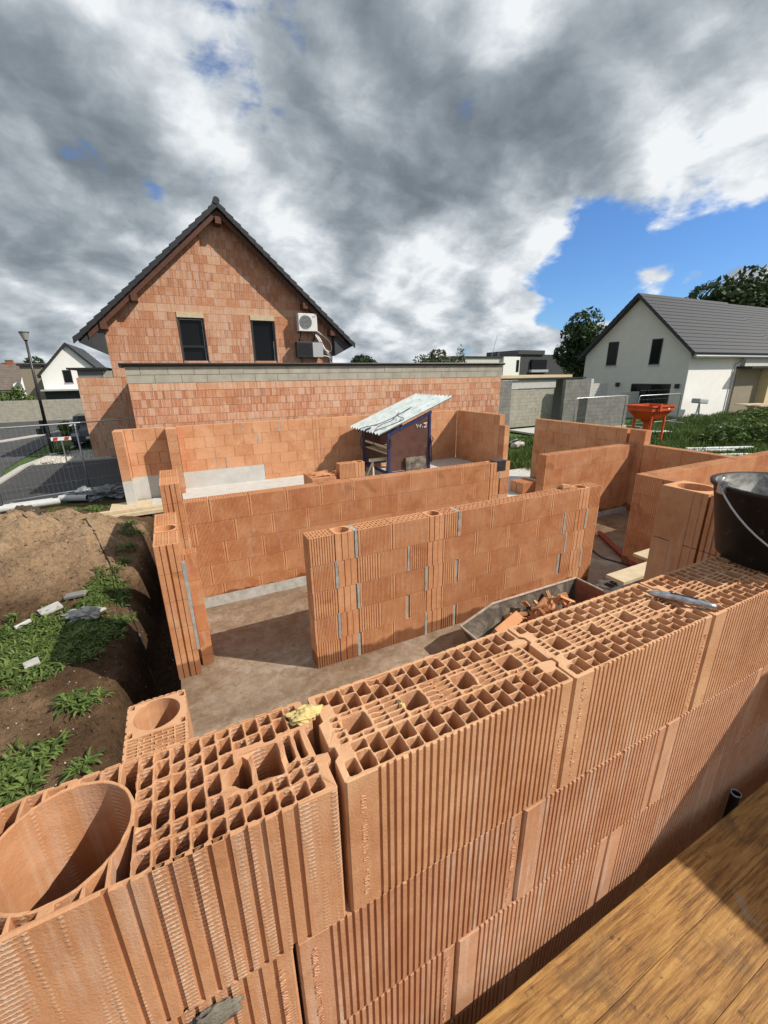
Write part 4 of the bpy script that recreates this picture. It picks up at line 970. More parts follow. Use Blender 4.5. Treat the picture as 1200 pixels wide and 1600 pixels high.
mb.tube(sm([(6.38, 19.8, 4.95), (6.66, 19.8, 4.59), (6.84, 19.8, 4.22), (7.15, 19.85, 3.9), (7.26, 19.85, 3.35)]), 0.045, 7)
mb.tube(sm([(6.30, 19.75, 4.95), (6.55, 19.75, 4.59), (6.76, 19.8, 4.25), (7.05, 19.85, 3.92), (7.20, 19.85, 3.35)]), 0.035, 7)
mb.tube(sm([(6.47, 19.7, 4.98), (7.04, 19.75, 4.59), (7.21, 19.8, 4.29), (7.1, 19.8, 4.08), (6.78, 19.8, 4.25)]), 0.022, 6)
mb.tube(sm([(6.66, 19.75, 3.90), (7.0, 19.75, 3.86), (7.2, 19.8, 3.7), (7.25, 19.85, 3.35)]), 0.022, 6)
mb.build('insulated_pipe', 'plastic_white', t, smooth=True)

# ================================================================== SHED
sh = thing('shed', 'small tool shed with brown board side and sloping corrugated tin roof marked in white paint', 'shed', (5.6, 10.3, 0.15))
Y0, Y1, XA, XB = 9.6, 11.25, 4.99, 6.28
ZA, ZB = 1.44, 1.99
for (x, y, zt) in ((XA, Y0, ZA), (XB, Y0, ZB), (XA, Y1, ZA), (XB, Y1, ZB)):
    mb = MB(); mb.box(x-0.035, x+0.035, y-0.035, y+0.035, 0.15, zt+0.02); mb.build('post', 'blue_paint', sh, bevel=0.004)
for q_ in ((XA+.036, XB-.036, Y0-0.03, Y0+0.03), (XA+.036, XB-.036, Y1-0.03, Y1+0.03), (XA-.03, XA+.03, Y0+.036, Y1-.036)): mb = MB(); mb.box(*q_, 0.36, 0.43); mb.build('rail', 'blue_paint', sh)
for y in (Y0-0.032, Y1-0.03): mb = MB(); mb.cube([(XA-0.05, y, ZA-0.03), (XB+0.05, y, ZB-0.03), (XB+0.05, y+0.05, ZB-0.03), (XA-0.05, y+0.05, ZA-0.03), (XA-0.05, y, ZA+0.05), (XB+0.05, y, ZB+0.05), (XB+0.05, y+0.05, ZB+0.05), (XA-0.05, y+0.05, ZA+0.05)]); mb.build('rail', 'blue_paint', sh)
mb = MB(); mb.prism([(XA+.04, 0.45), (XB-.04, 0.45), (XB-.04, ZB-0.045), (XA+.04, ZA-0.03)], 1, Y0-0.012, Y0+0.006); sp_ = mb.build('side_board', 'film_board', sh)
mb = MB(); mb.prism([(XA+.04, 0.45), (XB-.04, 0.45), (XB-.04, ZB-0.045), (XA+.04, ZA-0.03)], 1, Y1-0.008, Y1+0.006); mb.build('back_board', 'film_board', sh)
mb = MB(); mb.box(XA+0.04, XB-0.04, Y0+0.04, Y1-0.04, 0.90, 0.93); mb.box(XA-0.01, XA+0.01, Y0+.05, Y1-.05, 1.08, 1.14); mb.build('shelf', 'pale_timber', sh)
# painted letters W.J
mb = MB(); yy = Y0-0.016; zs_ = 1.60; x0 = 5.85
def stroke(pts, r=0.012): mb.tube([(p[0], yy, p[1]) for p in pts], r, 5)
stroke([(x0, zs_+.09), (x0+.03, zs_), (x0+.07, zs_+.07), (x0+.11, zs_), (x0+.15, zs_+.09)], .014); stroke([(x0+.185, zs_), (x0+.20, zs_)], .012)
stroke([(x0+.23, zs_+.10), (x0+.34, zs_+.11)]); stroke([(x0+.30, zs_+.10), (x0+.31, zs_+.01), (x0+.27, zs_-.01), (x0+.24, zs_+.02)], .013)
mb.build('painted_letters', 'paint_white', sp_)
mb = MB(); mb.box(5.48, 6.12, Y0-0.10, Y0-0.02, 0.42, 0.80); pn = mb.build('sample_board', 'trough_steel', sh)
# corrugated roof
RX0, RX1, RY0, RY1 = 4.66, 6.98, 9.42, 11.5; sl = (2.32-1.43)/(RX1-RX0)
def rz(x): return 1.475+(x-RX0)*sl
mb = MB(); ny = 88
prf = [(RY0+(RY1-RY0)*i/ny, 0.028*math.cos(i/ny*2*math.pi*11)) for i in range(ny+1)]
for (y0, h0), (y1, h1) in zip(prf[:-1], prf[1:]):
    for d in (0, 0.004): mb.quad([(RX0, y0, rz(RX0)+h0+d+.03), (RX1, y0, rz(RX1)+h0+d+.03), (RX1, y1, rz(RX1)+h1+d+.03), (RX0, y1, rz(RX0)+h1+d+.03)])
rf = mb.build('roof', 'sheet_metal', sh)
sc = thing('cable', 'black and violet cables coiled over the tin roof of the shed', 'cable', (5.3, 10.0, 1.8))
mb = MB()
def rp(x, y, d=0.07): return (x, y, rz(x)+d)
mb.tube(sm([rp(6.1, 10.3), rp(5.6, 10.2, .07), rp(5.2, 10.2), rp(4.95, 10.35), (4.62, 10.6, 1.56), (4.58, 10.7, 1.45), (4.64, 10.9, 1.5)]), 0.010, 6)
mb.tube(sm([rp(5.75, 10.4), rp(5.5, 10.0, .1), rp(5.45, 9.6), rp(5.0, 9.7), rp(4.72, 9.8), (4.63, 9.85, 1.3), (4.75, 9.6, 1.08), (5.0, 9.52, 1.12), (5.03, 9.55, 1.35)]), 0.010, 6)
mb.tube(sm([rp(4.8, 10.3), (4.6, 10.3, 1.5), (4.62, 10.35, 1.15), (4.60, 10.3, 1.05)]), 0.02, 6)
mb.tube(sm([(6.3, 9.55, 1.35), (6.36, 9.52, 1.25), (6.25, 9.53, 1.0), (6.33, 9.53, 0.6), (6.3, 9.53, 1.3)]), 0.014, 6)
mb.tube(sm([(4.95, 11.1, 1.4), (4.85, 11.2, 1.1), (4.9, 11.1, 0.85), (4.97, 11.2, 0.95)]), 0.013, 6)
mb.build('black_cable', 'plastic_black', sc, smooth=True)
simple('violet_plastic', (0.16, 0.09, 0.17), 0.5, 0.2, 10)
mb = MB(); mb.tube(sm([rp(5.5, 10.2), rp(5.3, 10.0), rp(5.0, 10.1), rp(4.8, 9.95), (4.63, 9.85, 1.45)]), 0.010, 6); mb.build('violet_cable', 'violet_plastic', sc, smooth=True)
# trestle in the shed: saw horse
t = thing('trestle', 'pale sawhorse with splayed legs standing at the open end of the shed', 'trestle', (4.6, 9.9, 0.15))
mb = MB(); mb.box(4.55, 5.2, 9.88, 9.94, 0.72, 0.80); mb.build('beam', 'pale_timber', t)
for (a, b) in (((4.65, 9.9), (4.55, 9.65)), ((4.65, 9.9), (4.55, 10.2)), ((5.1, 9.9), (5.2, 9.65)), ((5.1, 9.9), (5.2, 10.2))):
    mb = MB(); mb.tube([(a[0], a[1], .72), (b[0], b[1], .15)], 0.028, 4); mb.build('leg', 'pale_timber', t)

# ================================================================== BUCKET, KNIFE, FOAM
BX, BY = 1.515, 0.098
bk = thing('bucket', 'dirty black mason\'s bucket with wire handle, standing on the foreground wall', 'bucket', (BX, BY, 2.4))
mb = MB(); mb.lathe([(0.0, 0.004), (0.135, 0.004), (0.145, 0.012), (0.19, 0.235), (0.199, 0.237), (0.201, 0.247), (0.192, 0.250), (0.186, 0.244)], (BX, BY, 2.4), 56)
mb.build('shell', 'bucket_black', bk, smooth=True)
mb = MB(); mb.lathe([(0.1860, 0.245), (0.150, 0.06), (0.0, 0.055)], (BX, BY, 2.4), 56); mb.build('mortar_lining', 'bucket_mortar', bk, smooth=True)
mb = MB(); n = 14   # cement scab on the outside
simple('cement_scab', (0.34, 0.31, 0.27), 0.9, 0.25, 30, bstr=0.6)
ring = []
for i in range(26):
    a = 2*math.pi*i/26; rr = 1+0.35*noise.noise((math.cos(a)*1.7, math.sin(a)*1.7, 3)) + 0.12*random.uniform(-1, 1)
    ring.append((0.34*rr*math.cos(a), 0.055*rr*math.sin(a)))
c_a = R(222)
def onb(da, h, off): r = 0.145+0.045*(h-0.012)/0.223+off; a = c_a+da; return (BX+r*math.cos(a), BY+r*math.sin(a), 2.4+h)
for i in range(26):
    p, q = ring[i], ring[(i+1) % 26]
    mb.quad([onb(0, 0.135, 0.005), onb(p[0]*.75, 0.135+p[1]*.9, 0.004), onb(q[0]*.75, 0.135+q[1]*.9, 0.004)]); mb.quad([onb(p[0]*.75, 0.135+p[1]*.9, 0.004), onb(p[0]*.8, 0.135+p[1]*.95, 0.0), onb(q[0]*.8, 0.135+q[1]*.95, 0.0), onb(q[0]*.75, 0.135+q[1]*.9, 0.004)])
mb.build('cement_scab', 'cement_scab', bk)
# handle hanging from the ears on the side facing the house and camera
ha = R(150)
e1 = Vector((BX+0.205*math.cos(ha), BY+0.205*math.sin(ha), 2.645)); e2 = Vector((BX-0.205*math.cos(ha), BY-0.205*math.sin(ha), 2.645))
hp = []
for k in range(25):
    a = math.pi*k/24; c0 = (e1+e2)/2; ax_ = (e1-e2)/2
    out_d = Vector((math.cos(ha+math.pi/2), math.sin(ha+math.pi/2), 0))
    hp.append(c0 + ax_*math.cos(a)*1.02 + (out_d*0.205 + Vector((0, 0, -0.19)))*math.sin(a))
mb = MB(); mb.tube([e1+Vector((0, 0, .03)), e1+Vector((-.01, 0.004, .015))]+hp+[e2], 0.0032, 8); mb.build('handle', 'galvanised', bk, smooth=True)
mb = MB(); mb.rbox((e1.x+.004, e1.y, 2.645), (0.012, 0.03, 0.045), (0, 0, ha)); mb.build('ear', 'galvanised', bk, bevel=0.003); mb = MB(); mb.rbox((e2.x, e2.y, 2.645), (0.012, 0.03, 0.045), (0, 0, ha)); mb.build('ear', 'galvanised', bk, bevel=0.003)

kn = thing('utility_knife', 'grey metal utility knife lying across the honeycomb cells', 'knife', (0.98, 0.075, 2.4))
K0, K1 = Vector((0.948, 0.138, 2.4115)), Vector((1.022, 0.008, 2.4125)); dk = (K1-K0); kl = dk.length; dk.normalize(); sk = dk.cross(Vector((0, 0, 1))).normalized()
prof = [(0, .0035, .004), (.06, .0075, .007), (.2, .0115, .009), (.45, .0125, .010), (.7, .0115, .0095), (.9, .0095, .0085), (.97, .007, .007), (1, .003, .003)]
mb = MB(); rg = []
for (t_, w, h) in prof:
    c0 = K0+dk*kl*t_+Vector((0, 0, .003*math.sin(t_*3.1)))
    rg.append([tuple(c0+sk*w*math.copysign(abs(math.cos(a))**.7, math.cos(a))+Vector((0, 0, h*math.copysign(abs(math.sin(a))**.7, math.sin(a))))) for a in [2*math.pi*k/12 for k in range(12)]])
for i in range(len(rg)-1):
    for k in range(12): mb.quad([rg[i][k], rg[i][(k+1) % 12], rg[i+1][(k+1) % 12], rg[i+1][k]])
mb.quad(rg[0][::-1]); mb.quad(rg[-1]); mb.build('handle', 'blade_steel', kn, smooth=True)
mb = MB(); mb.cube([tuple(K0+v) for v in (-dk*.022-sk*.001, dk*.01-sk*.005, dk*.01+sk*.005, -dk*.004+sk*.004)]+[tuple(K0+v+Vector((0, 0, .0012))) for v in (-dk*.022-sk*.001, dk*.01-sk*.005, dk*.01+sk*.005, -dk*.004+sk*.004)]); mb.build('blade', 'steel_dark', kn)
mb = MB(); cc = K0+dk*kl*.52+Vector((0, 0, .0128)); mb.cube([tuple(cc+v) for v in (-dk*.030-sk*.0022, dk*.030-sk*.0022, dk*.030+sk*.0022, -dk*.030+sk*.0022)]+[tuple(cc+v+Vector((0, 0, .0008))) for v in (-dk*.030-sk*.0022, dk*.030-sk*.0022, dk*.030+sk*.0022, -dk*.030+sk*.0022)]); mb.build('slider_slot', 'plastic_black', kn)

def lump(name, mat, c, size, seed, subdiv=4, amp=0.35, freq=2.2, parent=None):
    bm = bmesh.new(); bmesh.ops.create_icosphere(bm, subdivisions=subdiv, radius=1)
    for v in bm.verts:
        p = v.co.copy(); d = 1+amp*noise.noise(p*freq+Vector((seed, 0, 0)))+amp*0.5*noise.noise(p*freq*2.7+Vector((0, seed, 0)))+amp*.2*noise.noise(p*freq*7)
        v.co = Vector((p.x*size[0]*d, p.y*size[1]*d, p.z*size[2]*d))
    me = bpy.data.meshes.new(name); bm.to_mesh(me); bm.free(); me.materials.append(MATS[mat])
    for p in me.polygons: p.use_smooth = True
    o = bpy.data.objects.new(name, me); COL.objects.link(o); o.location = c
    if parent: o.parent = parent; o.location = Vector(c)-parent.location
    return o
o = lump('foam_blob', 'foam_yellow', (-0.014, 0.158, 2.402), (0.030, 0.016, 0.010), 3.3, 5, 0.5, 1.8)
tag(o, 'dried blob of yellow expanding foam on top of the foreground wall at the block joint', 'foam')
o = lump('foam_blob', 'foam_yellow', (0.158, 0.106, 2.392), (0.006, 0.010, 0.010), 8.3, 4, 0.7, 2); tag(o, 'small crumb of yellow foam inside a square cell of the foreground wall', 'foam')
for i, (x, y, sx_, sz_, lab) in enumerate(((0.205, 0.0745, .007, .004, 'dark brick crumb beside the foam filled cell of the foreground wall'), (0.212, 0.058, .005, .004, 'tiny brick crumb in a front cell of the foreground wall'), (0.66, 0.098, .006, .004, 'reddish brick crumb between two square cells near the middle of the foreground wall'))):
    tag(lump('brick_crumb', 'clay_chalky', (x, y, 2.398), (sx_, sx_*.7, sz_), 11+i, 2, .7, 2.5), lab, 'brick')

# ================================================================== SCAFFOLD BOARDS
ys_ = [-0.058, -0.178, -0.298, -0.418]
labs = ['worn scaffold board nearest to the foreground wall, bottom right', 'second worn scaffold board from the foreground wall', 'third scaffold board from the foreground wall, at the bottom edge', 'fourth scaffold board from the foreground wall']
random.seed(2)
for i, y in enumerate(ys_):
    mb = MB(); mb.tone = random.random(); mb.box(-0.9, 3.6, y-0.1195, y, 1.565, 1.600-0.0012*(i % 2))
    o = mb.build('scaffold_board', 'plank_wood', None, bevel=0.0012); tag(o, labs[i], 'plank')
mb = MB(); mb.box(-0.9, 3.6, -1.4, -0.539, 1.5, 1.598); tag(mb.build('scaffold_deck', 'plank_wood', None), 'broad scaffold deck behind the narrow boards, out at the bottom edge', 'plank')
shade_stack = thing('brick_pallet', 'unseen stack of clay blocks added right of the photographer to shade the foreground wall', 'pallet', (2.7, -0.9, 1.6))  # out of view, added to cast shade on the wall and boards
mb = MB(); random.seed(15)
for k in range(4):
    for j in range(3): course(mb, 'x', -1.2+0.21*j, 2.15, 3.15, 0.2, 1.72+0.3*k, 2.02+0.3*k, 0, 'fine', 'lat' if k == 3 else None)
mb.build('brickwork', 'clay_wall', shade_stack, merge=False); mb = MB(); mb.box(2.15, 3.15, -1.22, -.55, 1.60, 1.715); mb.build('pallet_deck', 'pale_timber', shade_stack)
o = thing('conduit', 'open end of a dark plastic pipe in the gap beside the scaffold board', 'pipe', (1.405, -0.028, 1.45)); 
mb = MB(); mb.lathe([(0.0145, -0.25), (0.0145, 0.11), (0.0155, 0.115), (0.0135, 0.117), (0.0125, 0.11), (0.0125, -0.2)], (1.43, -0.024, 1.455), 24); mb.build('tube', 'plastic_black', o, smooth=True)
mb = MB(); mb.lathe([(0.0157, 0.113), (0.0157, 0.1185), (0.0135, 0.1185), (0.0135, 0.113)], (1.43, -0.024, 1.455), 24); mb.build('rim', 'plastic_grey', o, smooth=True)
# ================================================================== TROUGH IN THE ROOM
tr = thing('mortar_trough', 'long grimy steel mortar trough with one sloping end, between foreground wall and centre partition', 'trough', (3.2, 2.4, 0))
def tro(a, b): pass
prf = [(2.36, 0.34), (2.80, 0.50), (4.14, 0.50)]; bot = [(2.46, 0.10), (2.86, 0.03), (4.05, 0.03)]
Ya, Yb = 2.76, 1.95
mb = MB(); th_ = 0.006
for (yt, yb) in ((Ya, Ya-0.12), (Yb, Yb+0.12)):
    P = [(prf[0][0], yt, prf[0][1]), (prf[1][0], yt, prf[1][1]), (prf[2][0], yt, prf[2][1]), (bot[2][0], yb, bot[2][1]), (bot[1][0], yb, bot[1][1]), (bot[0][0], yb, bot[0][1])]
    s_g = -1 if yt == Ya else 1
    Q = [(p[0], p[1]+s_g*th_, p[2]) for p in P]; mb.quad(P); mb.quad(Q[::-1])
    for i in range(6): mb.quad([P[i], P[(i+1) % 6], Q[(i+1) % 6], Q[i]])
mb.quad([(bot[0][0], Ya-.12, .10), (bot[1][0], Ya-.12, .03), (bot[1][0], Yb+.12, .03), (bot[0][0], Yb+.12, .10)]); mb.quad([(bot[1][0], Ya-.12, .03), (bot[2][0], Ya-.12, .03), (bot[2][0], Yb+.12, .03), (bot[1][0], Yb+.12, .03)])
mb.quad([(bot[0][0], Ya-.12, .10), (bot[0][0], Yb+.12, .10), (prf[0][0], Yb, .34), (prf[0][0], Ya, .34)])
mb.build('shell', 'trough_steel', tr)
mb = MB(); mb.cube([(4.05, Yb+.12, .03), (4.058, Yb+.12, .03), (4.058, Ya-.12, .03), (4.05, Ya-.12, .03), (4.14, Yb, .5), (4.15, Yb, .5), (4.15, Ya, .5), (4.14, Ya, .5)]); mb.build('end_plate', simple('rusty_red', (0.26, 0.085, 0.045), 0.7, 0.4, 9, bstr=0.3).name, tr)
mb = MB(); 
for y in (Ya, Yb): mb.tube([(2.36, y, .34), (2.80, y, .50), (4.15, y, .50)], 0.014, 6)
mb.tube([(4.15, Ya, .5), (4.15, Yb, .5)], 0.014, 6); mb.tube([(2.36, Ya, .34), (2.36, Yb, .34)], 0.014, 6)
mb.build('rim', 'pale_rust' if 'pale_rust' in MATS else simple('pale_rust', (0.42, 0.33, 0.27), 0.8, 0.4, 14).name, tr)
random.seed(14)
rb = tag(bpy.data.objects.new('brick_rubble', None), 'heap of broken hollow brick pieces lying in the mortar trough', 'rubble'); COL.objects.link(rb); rb.location = (3.0, 2.4, 0.1)
def shard(c, L, w, h, rot, mat='clay_wall'):
    mb = MB(); mb.tone = random.random(); mb.rbox(c, (L, w, h), rot)
    m_ = Matrix.Rotation(rot[2], 4, 'Z') @ Matrix.Rotation(rot[1], 4, 'Y') @ Matrix.Rotation(rot[0], 4, 'X')
    k = int(w/0.018)
    for i in range(k): p = m_ @ Vector((0, -w/2+(i+.5)*w/k, h/2)); mb.rbox(Vector(c)+p, (L, 0.010, 0.008), rot)
    mb.build('brick_piece', mat, rb)
shard((2.86, 2.56, 0.30), 0.42, 0.12, 0.12, (0.5, -.12, .25))
for i in range(60): shard((random.uniform(2.95, 3.75), random.uniform(2.3, 2.68), random.uniform(.20, .46)), random.uniform(.08, .24), random.uniform(.03, .08), random.uniform(.012, .05), (random.uniform(-1.5, 1.5), random.uniform(-.8, .8), random.uniform(-1.2, 1.6)))
# boards, cable, pipe, bag in the rooms
mb = MB(); mb.box(5.05, 6.05, 2.36, 2.64, 0.66, 0.70); o = mb.build('timber_board', 'pale_timber', None, bevel=0.004); tag(o, 'yellowish timber board left of the tall pillar, the upper of two', 'plank')
mb = MB(); mb.box(3.68, 5.1, 1.86, 2.06, 0.93, 0.97); o = mb.build('timber_board', 'pale_timber', None, bevel=0.004); tag(o, 'yellowish timber board left of the tall pillar, the lower and nearer of two', 'plank')
for (x0, x1, y0, y1, zt, lab) in ((5.3, 5.6, 2.4, 2.6, .655, 'brick support under the upper timber board'), (4.3, 4.7, 1.87, 2.05, .925, 'brick support under the lower timber board')):
    t = thing('brick_support', lab, 'brick', ((x0+x1)/2, (y0+y1)/2, 0)); mb = MB(); z = 0
    while z < zt-.01: brick(mb, 'x', y0, x0, x1, y1-y0, z, min(z+.3, zt), 'coarse'); z += .3
    mb.build('brickwork', 'clay_wall', t, merge=False)
mb = MB(); mb.tube([(6.9, 4.45, .05), (6.0, 3.1, .05)], 0.04, 8); tag(mb.build('pipe', 'red_plastic', None, smooth=True), 'dark red plastic pipe lying on the wet floor in the doorway', 'pipe')
mb = MB(); mb.tube(sm([(6.2, 4.1, .012), (6.0, 3.7, .012), (6.05, 3.2, .012), (5.4, 2.3, .012)]), 0.012, 6); tag(mb.build('cable', 'plastic_black', None, smooth=True), 'thin black cable snaking over the floor through the doorway', 'cable')
o = thing('cement_bag', 'empty pale cement bag with black print behind the trough', 'bag', (4.9, 2.75, 0.05))
b_ = lump('sack', 'stone_grey', (5.15, 2.85, 0.06), (0.33, 0.2, 0.07), 5.1, 4, .5, 1.6, parent=o)
mb = MB()
zt = 0.135
for pts in ([(0,0),(0,.12)], [(.05,.12),(.05,0)], [(.12,0),(.12,.12),(.19,.11),(.19,.06),(.12,.055)]): mb.tube([(4.98+p[0], 2.80+p[1], zt) for p in pts], .014, 4)
mb.build('print', 'plastic_black', b_)

# ================================================================== LEFT YARD
def wall_blocks(mb, x0, x1, y, z0, z1, L, h, thick=0.2):
    z = z0; k = 0
    while z < z1-0.02:
        x = x0-(L/2 if k % 2 else 0)
        while x < x1:
            a, b = max(x, x0), min(x+L, x1); x += L
            if b-a > 0.03: j = random.uniform(0, .008); mb.box(a+.004, b-.004, y-j, y+thick, z+.003, min(z+h, z1)-.003)
        z += h; k += 1
# formwork board over the trench, plywood
t = thing('formwork_board', 'long pale formwork beam bridging the trench left of the garage', 'plank', (-1.9, 10.55, -0.1))
mb = MB(); seg(mb, [(-3.05, 10.45), (-0.5, 10.58)], 0.12, -0.06, 0.11); seg(mb, [(-2.9, 10.32), (-0.6, 10.45)], 0.08, -0.05, 0.04); mb.build('beam', 'pale_timber', t, bevel=.004)
mb = MB(); mb.tube([(-2.4, 10.30, 0.04), (-2.4, 10.22, 0.04)], 0.06, 10); mb.build('clamp', 'galvanised', t)
mb = MB(); mb.rbox((-1.15, 11.15, 0.0), (1.3, 0.9, 0.02), (0.01, -0.01, 0.02)); tag(mb.build('plywood_sheet', 'pale_timber', None), 'yellowish plywood sheet on the ground at the foot of the left garage wall', 'board')
mb = MB(); mb.tube([(-0.62, 9.6, -0.05), (-1.05, 8.1, -0.6)], 0.018, 6); tag(mb.build('iron_bar', 'plastic_black', None), 'thin dark bar leaning in the trench behind the earth mound', 'bar')
mb = MB(); mb.tube([(-1.0, 9.0, -0.52), (-0.75, 8.9, -0.5)], 0.045, 8); tag(mb.build('pipe', 'paint_red', None, smooth=True), 'short bright red pipe end lying in the trench', 'pipe')
t = lump('sheeting', 'plastic_black', (-0.72, 8.7, -0.4), (0.25, 0.7, 0.25), 2.2, 4, .5, 1.5); tag(t, 'crumpled black plastic sheeting in the dark trench beside the pier', 'sheeting')
# tape line over the mound
pts = [(-2.65, 8.3), (-2.2, 8.1), (-1.8, 8.0), (-1.5, 7.3), (-1.28, 6.6), (-1.12, 6.0), (-0.98, 5.4), (-0.86, 4.9)]
pp = sm([(x, y, 0) for x, y in pts], 8); mb = MB(); mb.tube([(p.x, p.y, gz(p.x, p.y)+0.015) for p in pp], 0.010, 5); tag(mb.build('cord', 'plastic_black', None), 'thin black cord running over the earth mound into the trench', 'cord')
# broken slabs and stones in the weeds
for (x, y, w, d, h, rz_, m_, lab) in ((-1.98, 5.95, .34, .22, .05, .5, 'stone_grey', 'broken grey paving slab tilted in the weeds'), (-1.72, 6.15, .36, .16, .05, -.2, 'concrete_block_dark', 'dark paving fragment behind the tilted slab in the weeds'), (-2.2, 5.65, .24, .05, .05, .6, 'concrete_pale', 'narrow pale stone strip left of the tilted slab'), (-1.92, 4.72, .19, .15, .06, .35, 'stone_grey', 'small square paver lying alone below the weeds')):
    mb = MB(); mb.rbox((x, y, gz(x, y)+.06), (w*.72, d*.72, h*.8), (.12, -.1, rz_)); tag(mb.build('paving_slab', m_, None, bevel=.006), lab, 'stone')
tag(lump('crumpled_film', 'stone_grey', (-1.6, 5.72, gz(-1.6, 5.72)+.06), (.2, .13, .07), 4, 4, .8, 2.5), 'crumpled grey plastic film lying in the weeds right of the tilted slab', 'film')
tag(lump('earth_clod', 'bark', (-2.75, 8.75, gz(-2.75, 8.75)+.05), (.26, .2, .13), 9, 4, .6, 2.2), 'dark clod of roots on the crest of the earth mound', 'clod')
# pipes, tarp
for (a, b, r, lab) in (((-5.2, 12.25), (-3.05, 12.62), .085, 'long grey plastic drain pipe lying behind the mound'), ((-3.1, 12.9), (-2.45, 12.62), .085, 'short grey plastic drain pipe next to the long one'), ((-4.3, 12.95), (-3.3, 13.1), .04, 'thin pale pole lying by the fence foot')):
    t = thing('drain_pipe', lab, 'pipe', (a[0], a[1], 0)); mb = MB(); d_ = Vector((b[0]-a[0], b[1]-a[1], 0)).normalized()
    mb.tube([(a[0], a[1], r-.08), (b[0], b[1], r-.08)], r, 16, False); mb.build('tube', 'pvc_pipe', t, smooth=True)
    mb = MB(); e = Vector((b[0], b[1], r-.08)); mb.tube([e-d_*.05, e-d_*.045], r*.9, 16); mb.build('opening', 'plastic_black', t)
tag(lump('tarpaulin', 'tarp_grey', (-2.0, 13.0, -0.02), (.55, .35, .17), 6.6, 5, .7, 2.4), 'crumpled grey tarpaulin at the foot of the site fence, by the brick wall', 'tarpaulin')
tag(lump('tarpaulin', 'tarp_grey', (-2.65, 13.1, -0.02), (.35, .25, .13), 1.6, 5, .8, 2.4), 'smaller bundle of grey sheeting beside the drain pipes', 'tarpaulin')
# site fences
def fence(label, a, b, z0, z1, grp, bend=True):
    t = thing('site_fence', label, 'fence', (*a, z0), grp)
    a = Vector(a); b = Vector(b); L = (b-a).length; d = (b-a)/L
    P = lambda s, z: (a.x+d.x*s, a.y+d.y*s, z)
    mb = MB(); r = 0.019
    mb.tube([P(0, z0+.05), P(0, z1-.08), P(.03, z1-.03), P(.09, z1), P(L-.09, z1), P(L-.03, z1-.03), P(L, z1-.08), P(L, z0+.05)], r, 8)
    mb.tube([P(0, z0+.22), P(L, z0+.22)], r*.9, 6); mb.build('frame', 'galvanised', t, smooth=True)
    mb = MB(); n = int(L/.105)
    for i in range(1, n): mb.tube([P(L*i/n, z0+.22), P(L*i/n, z1)], 0.0014, 3, False)
    for z in (z0+.5, z0+.9, z0+1.3, z0+1.7): mb.tube([P(0, z), P(L, z)], 0.0016, 3, False)
    mb.build('wire_infill', 'galvanised', t)
    for s in (0, L):
        q = P(s, 0); mb = MB(); mb.box(q[0]-.11, q[0]+.11, q[1]-.33, q[1]+.33, z0-.0, z0+.12); mb.build('foot', 'concrete_block_dark', t)
    return t
fence('galvanised site fence panel across the driveway, left of the brick wall', (-4.28, 12.95), (-1.05, 13.95), -0.16, 1.88, 'site fence panels')
fence('galvanised site fence panel at the left picture edge', (-7.6, 12.4), (-4.34, 12.9), -0.16, 1.84, 'site fence panels')
mb = MB(); mb.tube([(-2.52, 13.62, -0.1), (-2.52, 13.62, 1.86)], .021, 8); t_ = mb.build('fence_post', 'galvanised', None, smooth=True); tag(t_, 'single grey tube post in the middle of the driveway fence', 'post')
def sign(label, x, y, z, w):
    t = thing('warning_board', label, 'warning board', (x, y, -0.1))
    mb = MB(); mb.tube([(x, y+.03, -0.1), (x, y+.03, z+.1)], .022, 6); mb.build('pole', 'galvanised', t)
    mb = MB(); mb.box(x-w/2, x+w/2, y, y+.02, z, z+.13); bd = mb.build('board', 'paint_white', t)
    for k in (-1, 1): mb = MB(); mb.prism([(x+k*w*.28-.09, z+.01), (x+k*w*.28+.05, z+.01), (x+k*w*.28+.09, z+.12), (x+k*w*.28-.05, z+.12)], 1, y-.004, y-.001); mb.build('red_stripe', 'paint_red', bd)
sign('small red and white warning board on a thin pole, right one behind the site fence', -3.95, 19.0, 0.83, 0.62)
sign('small red and white warning board at the left picture edge', -7.1, 19.0, 0.95, 0.62)
# street lamp
lp = thing('street_lamp', 'tall dark street lamp with a lantern head beside the driveway', 'street lamp', (-5.0, 22.3, -0.1))
mb = MB(); mb.tube([(-5.0, 22.3, -0.1), (-5.0, 22.3, 1.2)], .085, 10); mb.tube([(-5.0, 22.3, 1.2), (-4.93, 22.3, 4.5)], [.062, .042], 10); mb.build('pole', 'steel_dark', lp, smooth=True)
mb = MB(); mb.lathe([(.04, 0), (.07, .04), (.085, .05)], (-4.93, 22.3, 4.48), 12); mb.build('collar', 'steel_dark', lp); mb = MB(); mb.lathe([(0, .35), (.17, .345), (.185, .31), (.175, .305)], (-4.93, 22.3, 4.5), 12); mb.build('lantern', 'steel_dark', lp)
mb = MB(); mb.lathe([(.085, .05), (.17, .31), (0.0, .31)], (-4.93, 22.3, 4.49), 12); mb.build('lantern_glass', 'lamp_glass', lp)
mb = MB(); mb.box(-5.36, -5.10, 22.2, 22.38, .78, 1.02); mb.box(-5.2, -5.06, 22.22, 22.36, 1.02, 1.36); mb.build('junction_box', 'plastic_black', lp)
